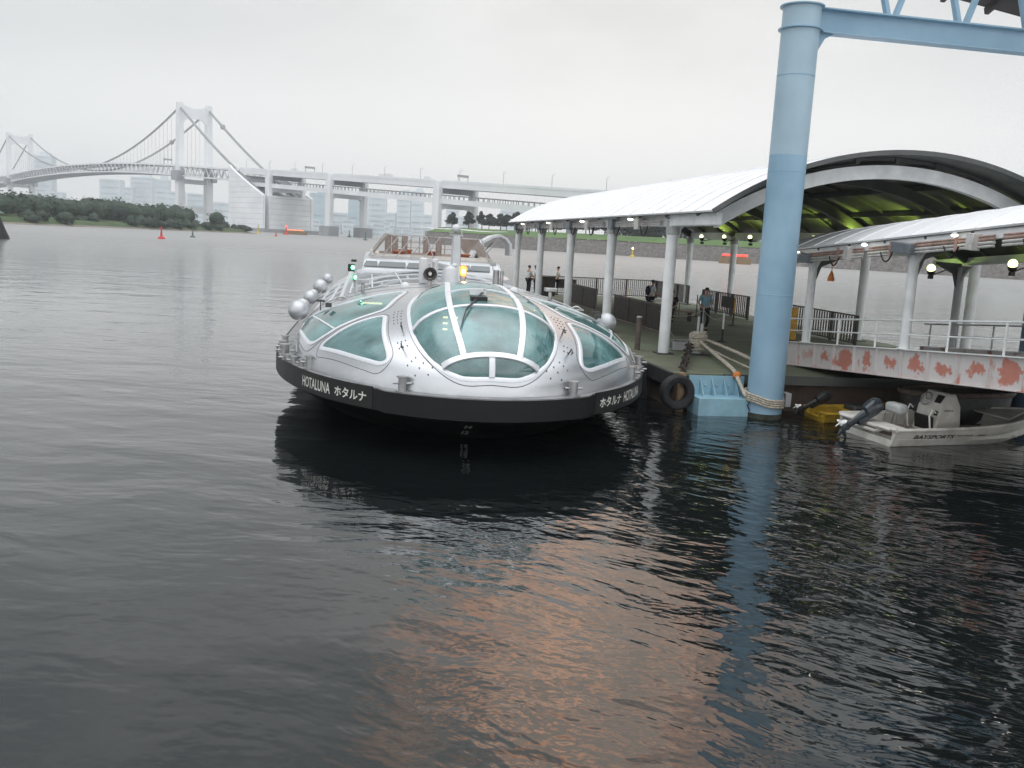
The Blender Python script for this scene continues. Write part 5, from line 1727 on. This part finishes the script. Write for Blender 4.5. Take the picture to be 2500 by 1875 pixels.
def deck_strip(k0, k1, n, zo0, zo1, hw, up=zd):
    r_ = []
    for i in range(n + 1):
        k = k0 + (k1 - k0) * i / n; z = up(k)
        r_.append([B(k, -hw, z + zo0), B(k, hw, z + zo0), B(k, hw, z + zo1), B(k, -hw, z + zo1)])
    return r_


obj('upper_deck', MB().loft(deck_strip(tk0, tk1, 60, -1.5, 0, 15.5)), 'bridge_white', BR, smooth=20)
obj('lower_deck', MB().loft(deck_strip(tk0, tk1, 60, -10.8, -9.2, 14)), 'bridge_dark', BR, smooth=20)
for c in (-15, 15):
    tz = MB(); n = 72
    for i in range(n):
        ka, kb = tk0 + (tk1 - tk0) * i / n, tk0 + (tk1 - tk0) * (i + 1) / n; km = (ka + kb) / 2
        tz.beam(B(ka, c, zd(ka) - 1), B(kb, c, zd(kb) - 1), .9, 1.1); tz.beam(B(ka, c, zd(ka) - 10), B(kb, c, zd(kb) - 10), .9, 1.3)
        tz.beam(B(ka, c, zd(ka) - 10), B(km, c, zd(km) - 1), .7, .7); tz.beam(B(km, c, zd(km) - 1), B(kb, c, zd(kb) - 10), .7, .7)
        
    obj('stiffening_truss', tz, 'bridge_white', BR, smooth=0, kind='stuff')
# anchorage: sloping front, ribbed walls
an = MB()
ak0, ak1 = -112, -190
for c0, c1, prof in ((-19, 19, [(-128, -2), (-128, 48), (-133, 48), (-151, 33), (-192, 30), (-192, -2)]),):
    an.prism([B(k, c0, z) for k, z in prof], tr * (c1 - c0))
ao = obj('anchorage', an, 'concrete', BR, smooth=0)
gv = MB()
for z in [6 + 4.4 * i for i in range(12)]:
    kz = -128 - 62 * max(0., min(1., (56 - z) / 26)) ** 1.15 + 2 if z > 30 else -191
    gv.prism([B(-128.2, -25.1, z), B(kz, -25.1, z), B(kz, -25.1, z + .4), B(-128.2, -25.1, z + .4)], tr * .12)
    gv.prism([B(-192.1, -19, z), B(-192.1, 19, z), B(-192.1, 19, z + .45), B(-192.1, -19, z + .45)], ax * -.1) if z < 31 else None
obj('wall_joint', gv, 'concrete_joint', ao, smooth=0, kind='stuff')
obj('foundation', MB().prism([B(-121, -28, -2), B(-199, -28, -2), B(-199, 28, -2), B(-121, 28, -2)], (0, 0, 5)), 'concrete_grey', BR, smooth=0)
cur = MB(); n = 14
q = [B(-150 - 44 * math.sin(PI / 2 * i / n), 24, 34 - 34 * (1 - math.cos(PI / 2 * i / n))) for i in range(n + 1)]
for c in (-22.5, 22.5):
    obj('cable_saddle_wall', MB().prism([B(-128, c - 2.5, -2), B(-128, c - 2.5, 56)] + [B(-128 - 63 * i / 12, c - 2.5, 56 - 26 * (i / 12) ** .87) for i in range(1, 13)] + [B(-191, c - 2.5, -2)], tr * 2.2), 'concrete', BR, smooth=0)
# approach viaduct: two box girders on portal piers
vk0, vk1 = -128, -780
obj('upper_girder', MB().loft(deck_strip(vk0, vk1, 40, -3.6, 0, 14.5)), 'bridge_white', BR, smooth=20)
obj('lower_girder', MB().loft(deck_strip(vk0, vk1, 40, -13.6, -10.2, 14.5)), 'bridge_white', BR, smooth=20)
for c in (-14.6, 14.6):
    obj('parapet', MB().loft([[B(k, c - .15, zd(k) + z0), B(k, c + .15, zd(k) + z0), B(k, c + .15, zd(k) + z0 + 1.5), B(k, c - .15, zd(k) + z0 + 1.5)] for z0 in (0,) for k in (vk0 + (vk1 - vk0) * i / 40 for i in range(41))]), 'bridge_white', BR, smooth=0)
    rl = MB()
    for i in range(130):
        k = vk0 + (vk1 - vk0) * i / 130; rl.beam(B(k, c, zd(k) - 10.2), B(k, c, zd(k) - 8.0), .5, .5)
    rl.path([B(vk0 + (vk1 - vk0) * i / 40, c, zd(vk0 + (vk1 - vk0) * i / 40) - 8.0) for i in range(41)], .3, 4)
    obj('walkway_railing', rl, 'cable_grey', BR, smooth=0, kind='stuff')
for kk in (-183, -279, -413, -569, -715):
    for c in (-HALF - 1, HALF + 1):
        z0_ = 29 if kk == -183 else -2
        po = MB().loft([[B(kk + a * 3.2, c + b * 2.6, z) for a, b in ((-1, -.6), (-.6, -1), (.6, -1), (1, -.6), (1, .6), (.6, 1), (-.6, 1), (-1, .6))] for z in (z0_, zd(kk) + .5)])
        p_ = obj('viaduct_pier', po, 'bridge_white', BR, smooth=0)
    obj('crossbeam', MB().prism([B(kk - 2, -HALF, zd(kk) - 18.5), B(kk - 2, -HALF + 4, zd(kk) - 16.8), B(kk - 2, HALF - 4, zd(kk) - 16.8), B(kk - 2, HALF, zd(kk) - 18.5), B(kk - 2, HALF, zd(kk) - 13.7), B(kk - 2, -HALF, zd(kk) - 13.7)], ax * 4), 'bridge_white', p_, smooth=0)
    obj('crossbeam', MB().prism([B(kk - 2, -HALF, zd(kk) - 7), B(kk - 2, HALF, zd(kk) - 7), B(kk - 2, HALF, zd(kk) - 3.7), B(kk - 2, -HALF, zd(kk) - 3.7)], ax * 4), 'bridge_dark', p_, smooth=0)
    if kk != -183:
        for c in (-HALF - 1, HALF + 1):
            obj('footing', MB().prism([B(kk + 6.5 * a, c + 6 * b, -2) for a, b in ((-1, -.7), (-.7, -1), (.7, -1), (1, -.7), (1, .7), (.7, 1), (-.7, 1), (-1, .7))], (0, 0, 9.5)), 'concrete_grey', p_, smooth=0)
for i in range(14):
    k = -140 - i * 42
    obj('road_lamp', MB().path([B(k, -14.4, zd(k)), B(k, -14.4, zd(k) + 8), B(k, -12.4, zd(k) + 8.8)], .16, 5), 'cable_grey', BR)
for k in (-240, -432, 40):
    sg_ = MB(); sg_.beam(B(k, -14, zd(k)), B(k, -14, zd(k) + 5.5), .4, .4); sg_.beam(B(k, -6, zd(k)), B(k, -6, zd(k) + 5.5), .4, .4)
    sg_.prism([B(k, -14.5, zd(k) + 4), B(k, -5.5, zd(k) + 4), B(k, -5.5, zd(k) + 5.6), B(k, -14.5, zd(k) + 5.6)], ax * .5)
    obj('sign_gantry', sg_, 'cable_grey', BR, smooth=0)
for i, (k, L_, lb) in enumerate(((-215, 9, 'white lorry on the bridge deck right of the anchorage'), (-345, 15, 'long pale bus on the viaduct between the two big piers'), (-395, 6, 'small pale van on the viaduct near the sign gantry'))):
    v_ = thing('lorry' if i < 2 else 'van', lb, 'vehicle', B(k, -10, zd(k) + .02), math.atan2(ax.y, ax.x))
    obj('body', MB().box((0, 0, 2.0), (L_, 2.5, 2.8)), 'vehicle_white', v_, bevel=.1); obj('cab', MB().box((-L_ / 2 - 1.1, 0, 1.6), (2, 2.4, 2.2)), 'vehicle_white', v_, bevel=.15)
    for x in (-L_ / 2 - .8, -L_ / 4, L_ / 3):
        obj('wheel', MB().tube((x, -1.25, .5), (x, 1.25, .5), .5, n=10), 'black', v_)

# ---- foliage
def leaf_cloud(mb, c, r, n, size, seed=0, flat=.0):
    rnd = random.Random(seed)
    for _ in range(n):
        while True:
            d = V((rnd.uniform(-1, 1), rnd.uniform(-1, 1), rnd.uniform(-1, 1)))
            if .35 < d.length < 1: break
        d = d.normalized() * (rnd.random() ** .35)
        nz = noise.noise(d * 2.1 + V((seed * 1.7, 0, 0)))
        p = V(c) + V((d.x * r[0], d.y * r[1], d.z * r[2])) * (1 + .35 * nz)
        nrm = (d + V((rnd.uniform(-1, 1), rnd.uniform(-1, 1), rnd.uniform(-.4, 1.2))) * .8).normalized()
        a = nrm.cross(V((rnd.uniform(-1, 1), rnd.uniform(-1, 1), rnd.uniform(-1, 1)))).normalized(); b = nrm.cross(a)
        s_ = size * rnd.uniform(.55, 1.3)
        mb.add([p - a * s_ - b * s_ * .6, p + a * s_ - b * s_ * .5, p + a * s_ * .7 + b * s_ * .6, p - a * s_ * .6 + b * s_ * .7], [(0, 1, 2, 3)])


def obj_raw(name, mb, m, parent=None, **k):
    me = bpy.data.meshes.new(name); me.from_pydata(mb.v, [], mb.f); me.materials.append(MATS[m])
    o = bpy.data.objects.new(name, me); COL.objects.link(o)
    if parent: o.parent = parent
    return set_tags(o, **k)


# wooded island (the old sea fort) on the left
shore = [(-420, 385), (-330, 362), (-260, 352), (-207, 352), (-192, 362), (-188, 395), (-180, 430), (-172, 460), (-160, 484), (-150, 503), (-146, 522), (-152, 545), (-185, 560), (-240, 560), (-330, 540), (-420, 500)]
cen = V((-290, 460))
isl = MB()
rings = []
sp_ = [V(p) for p in smooth_poly(shore, 2)]
for f_, z in ((1.0, -.6), (.985, .35), (.955, .9), (.93, 2.2), (.80, 3.6), (.5, 5.), (.2, 5.5)):
    rings.append([V((cen.x + (p.x - cen.x) * f_, cen.y + (p.y - cen.y) * f_, z)) for p in sp_])
isl.loft(rings)
obj('island', isl, 'sand', smooth=60, kind='structure')
ig = MB(); rings = []
for f_, z in ((.968, .72), (.93, 2.35), (.80, 3.75), (.5, 5.15), (.2, 5.7)):
    rings.append([V((cen.x + (p.x - cen.x) * f_, cen.y + (p.y - cen.y) * f_, z)) for p in sp_])
obj('island_grass', ig.loft(rings), 'island_grass', smooth=60, kind='structure')
fo = MB(); rnd = random.Random(5)
cnt = 0
while cnt < 640:
    x, y = rnd.uniform(-420, -148), rnd.uniform(355, 560)
    if not in_poly((x, y), [(cen.x + (p.x - cen.x) * .975, cen.y + (p.y - cen.y) * .975) for p in sp_]): continue
    inner_ = in_poly((x, y), [(cen.x + (p.x - cen.x) * .86, cen.y + (p.y - cen.y) * .86) for p in sp_])
    tip = max(0., min(1., (-146 - x) / 30))
    hh = (rnd.uniform(6.6, 10.2) if inner_ else rnd.uniform(2.6, 5.2)) * (.40 + .60 * tip) * (1 + .22 * noise.noise(V((x * .03, y * .03, 0))))
    r_ = rnd.uniform(4, 6.5) * (.6 + .4 * tip) * (1 if inner_ else .7)
    base_z = 4 if inner_ else 1.5
    n_ = 95 if y < 470 or x > -230 else 45
    core = MB().ball((x, y, base_z + hh * .45), (r_ * .78, r_ * .78, hh * .46), 10, 6); fo.add([V(q_) + V((0, 0, 1)) * noise.noise(V(q_) * .5) for q_ in core.v], core.f)
    leaf_cloud(fo, (x, y, base_z + hh * .5), (r_, r_, hh * .55), n_, .62, seed=cnt)
    cnt += 1
obj_raw('island_woodland', fo, 'island_leaf', kind='stuff', label='dense dark green woodland covering the low island on the left', cat='woodland')

# right: stone embankment, lawn, rows of pines
wa, wb_ = V((-52, 488)), V((135, 345))
wd_ = (wb_ - wa).normalized(); wn_ = V((-wd_.y, wd_.x));
if wn_.y < 0: wn_ = -wn_
LW = 330


def E_(l, d, z):
    l -= .4 * d * max(0, 1 - l / LW); q = wa + wd_ * l + wn_ * d; return V((q.x, q.y, z))


rk = MB(); nx, ny = 300, 9
vs = []
for j in range(ny + 1):
    for i in range(nx + 1):
        l = LW * i / nx; f_ = j / ny
        nz = noise.noise(V((l * .55, f_ * 6, 0))) * .8 + noise.noise(V((l * 1.3, f_ * 11, 5))) * .5
        vs.append(E_(l, 9 * f_ + nz * .5, -.8 + 7.3 * f_ + nz * .38))
rk.add(vs, [(j * (nx + 1) + i, j * (nx + 1) + i + 1, (j + 1) * (nx + 1) + i + 1, (j + 1) * (nx + 1) + i) for j in range(ny) for i in range(nx)])
rk.add([E_(0, 0, -.8), E_(0, 9, 6.5), E_(-6, 60, 6.5), E_(-12, 60, -.8)], [(0, 1, 2, 3)])
obj('embankment', rk, 'rock', smooth=0, kind='structure')
lw = MB()
lz = [(8.6, 6.45), (10, 6.6), (24, 8.9), (34, 9.4), (110, 10.2)]
lw.loft([[E_(l, d, z + .35 * noise.noise(V((l * .02, d * .05, 0)))) for d, z in lz] for l in [LW * i / 40 for i in range(41)]], closed=False)
obj('lawn', lw, 'grass', smooth=60, kind='structure')


def pine(seed, h, spread, label, loc, dense=1., grp=None):
    rnd = random.Random(seed)
    t_ = thing('pine_tree', label, 'tree', loc, rnd.uniform(0, 6), grp)
    lean = V((rnd.uniform(-.08, .08), rnd.uniform(-.08, .08), 0)) * h
    tk = MB().path([V((0, 0, -.3)), lean * .4 + V((0, 0, h * .35)), lean * .8 + V((0, 0, h * .65)), lean + V((0, 0, h * .95))], [h * .028, h * .022, h * .014, h * .004], 7)
    cr = MB()
    for i in range(16):
        z = h * (.34 + .60 * (i / 15)); rr = spread * (1.1 - .62 * (i / 15) ** 1.4) * rnd.uniform(.6, 1.05); a = rnd.uniform(0, 2 * PI)
        o_ = V((math.cos(a), math.sin(a), 0)) * rr * .55
        c = lean * (z / h) + o_ + V((0, 0, z))
        tk.path([lean * (z / h) + V((0, 0, z - .5)), c], [h * .008, h * .003], 5)
        leaf_cloud(cr, c, (rr * .68, rr * .68, h * .11), int(150 * dense), .34, seed=seed * 20 + i)
    obj('trunk', tk, 'bark', t_); obj_raw('crown', cr, 'pine_leaf', t_)
    return t_


protos = [pine(11, 8.4, 3.4, 'first pine at the left end of the row, standing alone on the embankment lawn', E_(4, 36, 9.2)),
          pine(23, 8.8, 4.0, 'second pine of the row behind the boat mast', E_(15, 37, 9.3)),
          pine(35, 9.2, 3.8, 'third pine of the row, the tallest one left of the canopy', E_(24, 38, 9.3)),
          pine(47, 8.0, 4.4, 'broad pine in front of the viaduct pier', E_(30, 35, 9.3))]
rnd = random.Random(2)
pos = [(36, 39), (41, 36), (46, 40), (51, 37), (56, 40), (61, 36), (66, 41), (71, 38), (77, 40), (82, 36), (88, 41), (93, 37), (99, 40), (104, 38), (110, 42), (115, 38), (121, 40), (126, 37), (131, 42),
       (136, 38), (141, 40), (147, 43), (164, 40), (171, 38), (183, 40), (190, 38), (196, 42), (203, 39), (209, 41), (216, 38), (223, 42), (230, 39), (238, 42), (246, 40), (254, 42), (262, 39)]
for i, (l, d) in enumerate(pos):
    s_ = rnd.uniform(.85, 1.12)
    t_ = copy_tree(protos[i % 4], None, E_(l, d, 9.3), rnd.uniform(0, 6), 'dark pine in the long row behind the lawn on the far embankment', (s_ * 1.1, s_ * 1.1, s_ * rnd.uniform(.9, 1.1)))
    t_['group'] = 'pines in a row behind the lawn'
for i in range(34):
    l = 44 + i * 6.6; s_ = rnd.uniform(1.05, 1.4)
    t_ = copy_tree(protos[i % 4], None, E_(l, 62 + rnd.uniform(-5, 8), 9.5), rnd.uniform(0, 6), 'taller tree in the second rank behind the pine row', (s_, s_, s_))
    t_['group'] = 'second rank of trees behind the pines'; t_.name = 'park_tree'
un = MB()
for i in range(150):
    l = 95 + rnd.uniform(0, 190); leaf_cloud(un, E_(l, 48 + rnd.uniform(0, 16), 11.2), (3.5, 3, 2.6), 75, .5, seed=900 + i)
obj_raw('undergrowth', un, 'park_leaf', kind='stuff', label='low green undergrowth beneath the trees on the far embankment', cat='undergrowth')
ten = thing('tent', 'small white pointed tent on the far lawn between the trees', 'tent', E_(179, 36, 9.2))
obj('roof', MB().prism([(-2, 0, 1.2), (2, 0, 1.2), (0, 0, 4.2)], (0, 3, 0)), 'vehicle_white', ten); obj('wall', MB().box((0, 1.5, .6), (3.6, 2.8, 1.2)), 'vehicle_white', ten)

# ---- buoys and far boats
def buoy(X, Y, h, m, label, lit=None, cat='buoy'):
    b = thing('buoy', label, cat, (X, Y, 0))
    obj('float_body', MB().lathe([(h * .2, -.2), (h * .30, .0), (h * .28, h * .10), (h * .10, h * .22)], n=14), m, b)
    obj('tower', MB().lathe([(h * .11, h * .18), (h * .045, h * .78), (h * .045, h * .80)], n=10), m, b)
    obj('topmark', MB().lathe([(h * .08, h * .80), (h * .08, h * .93), (h * .02, h)], n=10), lit or m, b)
    return b


buoy(-85.7, 222.7, 2.9, 'buoy_red', 'red channel buoy floating before the wooded island')
buoy(-95.1, 270.8, 2.7, 'buoy_green', 'dark green channel buoy right of the red one before the island')
buoy(-116.7, 446, 2.8, 'buoy_red', 'small red buoy in front of the bridge anchorage')
buoy(-150.4, 600, 6., 'buoy_red', 'red lit marker left of the orange pleasure boat', 'lantern_red')
buoy(-164, 584, 5.2, 'buoy_yellow', 'yellow buoy before the left foot of the anchorage')
buoy(-133, 727, 5.5, 'buoy_green', 'dark thin buoy between the two nearest viaduct footings')
buoy(-82.3, 497, 4.2, 'buoy_green', 'dark thin buoy just right of the second viaduct footing')
buoy(46.3, 381, 4.0, 'buoy_yellow', 'yellow beacon with an amber light before the stone embankment', 'lamp_amber')
bc = thing('channel_beacon', 'dark cone shaped beacon with a greenish cap at the left edge', 'beacon', (-83.5, 148.4, 0))
obj('base', MB().lathe([(1.9, -.3), (1.85, .3), (1.3, 1.6), (.75, 3.2), (.55, 3.9)], n=20), 'black', bc); obj('cap', MB().lathe([(1.25, 3.9), (1.2, 4.1), (.5, 4.5), (.3, 4.55)], n=20), 'buoy_green', bc)


def pleasure_boat(name, label, X, Y, rz, L, lit, hullm='wood'):
    t_ = thing(name, label, 'boat', (X, Y, 0), rz)
    rings = [[V((L * (f_ - .5), s_ * w_, z)) for s_, w_, z in ((-1, L * .10 * wf, 1.5 + .9 * abs(f_ - .5) * 2), (-1, L * .085 * wf, -.3), (1, L * .085 * wf, -.3), (1, L * .10 * wf, 1.5 + .9 * abs(f_ - .5) * 2))] for f_, wf in ((0, .5), (.1, .85), (.5, 1), (.85, .8), (1, .1))]
    obj('hull', MB().loft(rings), hullm, t_)
    c_ = obj('cabin', MB().box((-.03 * L, 0, 2.1), (L * .72, L * .15, 1.2)), 'cream' if hullm != 'wood' else 'wood', t_)
    obj('roof', MB().box((-.03 * L, 0, 3.55), (L * .78, L * .18, .22)), 'cable_grey', t_, bevel=.05)
    for i in range(10):
        for s_ in (-1, 1): obj('lantern', MB().ball((L * (-.36 + .075 * i), s_ * L * .092, 3.1), (.32, .3, .38), 8, 6), lit, c_)
    for x in (-.36, -.1, .15, .32):
        for s_ in (-1, 1): obj('post', MB().tube((L * x, s_ * L * .08, 2.6), (L * x, s_ * L * .08, 3.5), .07, n=5), 'wood', t_)
    return t_


pleasure_boat('pleasure_boat', 'pleasure boat glowing orange beside the bridge anchorage', -158, 655, R(12), 17, 'glow_orange')
pleasure_boat('pleasure_boat', 'wooden pleasure boat with a row of red lanterns before the far embankment', 78, 336, R(8), 12, 'lantern_red')

# ---- hazy city skyline
def tower_block(X0, X1, ztop, Y, label, m='haze_building', style=0):
    """px range X0..X1 (photo pixels) at distance Y gives the real place and width"""
    xa = (X0 - 1250) / 2250 * Y; xb = (X1 - 1250) / 2250 * Y
    c, w_ = (xa + xb) / 2, xb - xa
    b = thing('tower_block', label, 'building', (c, Y, 0), math.atan2(-c, Y) * .3)
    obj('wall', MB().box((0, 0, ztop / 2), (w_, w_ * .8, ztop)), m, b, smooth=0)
    nf = max(3, int(ztop / 9)); wn = MB()
    for i in range(nf): wn.box((0, -w_ * .4 - .2, ztop * (i + .6) / nf), (w_ * .9, .5, 2.6))
    obj('window_band', wn, 'building_glass', b, smooth=0, kind='stuff')
    if style: obj('roof', MB().box((w_ * .12, 0, ztop + 3), (w_ * .5, w_ * .4, 6)), m, b, smooth=0)
    return b


def hz(x): return 587 + .054 * (x - 1250)


SK = [  # x0, x1, y top (photo px), distance, label bits
    (82, 126, 385, 1900, 'hazy tower with a slanting top behind the far bridge tower', 1), (112, 150, 470, 1700, 'low hazy block under the left end of the bridge', 0),
    (243, 290, 441, 1600, 'grey high-rise left of the near bridge tower', 0), (288, 318, 459, 1750, 'lower grey block right beside the grey high-rise', 0),
    (317, 366, 436, 2000, 'very pale high-rise behind the bridge deck', 1), (373, 404, 441, 1700, 'slim hazy tower just left of the near bridge tower', 1), (400, 440, 470, 1650, 'low block touching the near bridge tower', 0),
    (452, 500, 475, 1700, 'low pale block between the legs of the near bridge tower', 0), (505, 552, 495, 1600, 'low long building left of the anchorage', 0),
    (744, 790, 474, 1500, 'bluish office block right of the anchorage', 1), (790, 836, 520, 1600, 'low hazy building between the first viaduct piers', 0), (836, 868, 482, 1550, 'bluish block between the viaduct legs', 0),
    (884, 926, 471, 1700, 'pale high-rise right of the first viaduct pier', 0), (925, 950, 520, 1650, 'low block at the foot of the pale high-rise', 0), (952, 985, 474, 1650, 'left half of the twin hazy towers', 1), (986, 1016, 470, 1650, 'right half of the twin hazy towers', 1),
    (1014, 1044, 525, 1500, 'low hazy block beside the second viaduct pier', 0), (1070, 1100, 512, 1600, 'low hazy block right of the second viaduct pier', 0), (1200, 1275, 515, 1500, 'wide pale block above the pine row', 0), (1100, 1150, 530, 1500, 'low wide block behind the first pines', 0)]
for x0, x1, yt, Y, lb, st_ in SK:
    xm = (x0 + x1) / 2
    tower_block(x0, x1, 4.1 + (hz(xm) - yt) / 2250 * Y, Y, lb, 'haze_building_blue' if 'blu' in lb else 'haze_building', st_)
lowb = random.Random(9)
for i in range(26):
    x0 = 560 + i * 24 if i > 5 else 130 + i * 75
    w_ = lowb.uniform(14, 30); Y = lowb.uniform(1250, 1450); yt = hz(x0) - lowb.uniform(10, 30)
    b = tower_block(x0, x0 + w_, 4.1 + (hz(x0) - yt) / 2250 * Y, Y, 'low pale waterfront building in the hazy row under the bridge', 'haze_building', 0)
    b.name = 'waterfront_building'; b['group'] = 'low waterfront buildings in the haze'
fl = MB().box((-200, 1600, .8), (3600, 330, 2.4)); obj('far_shore', fl, 'concrete_grey', smooth=0, kind='structure')
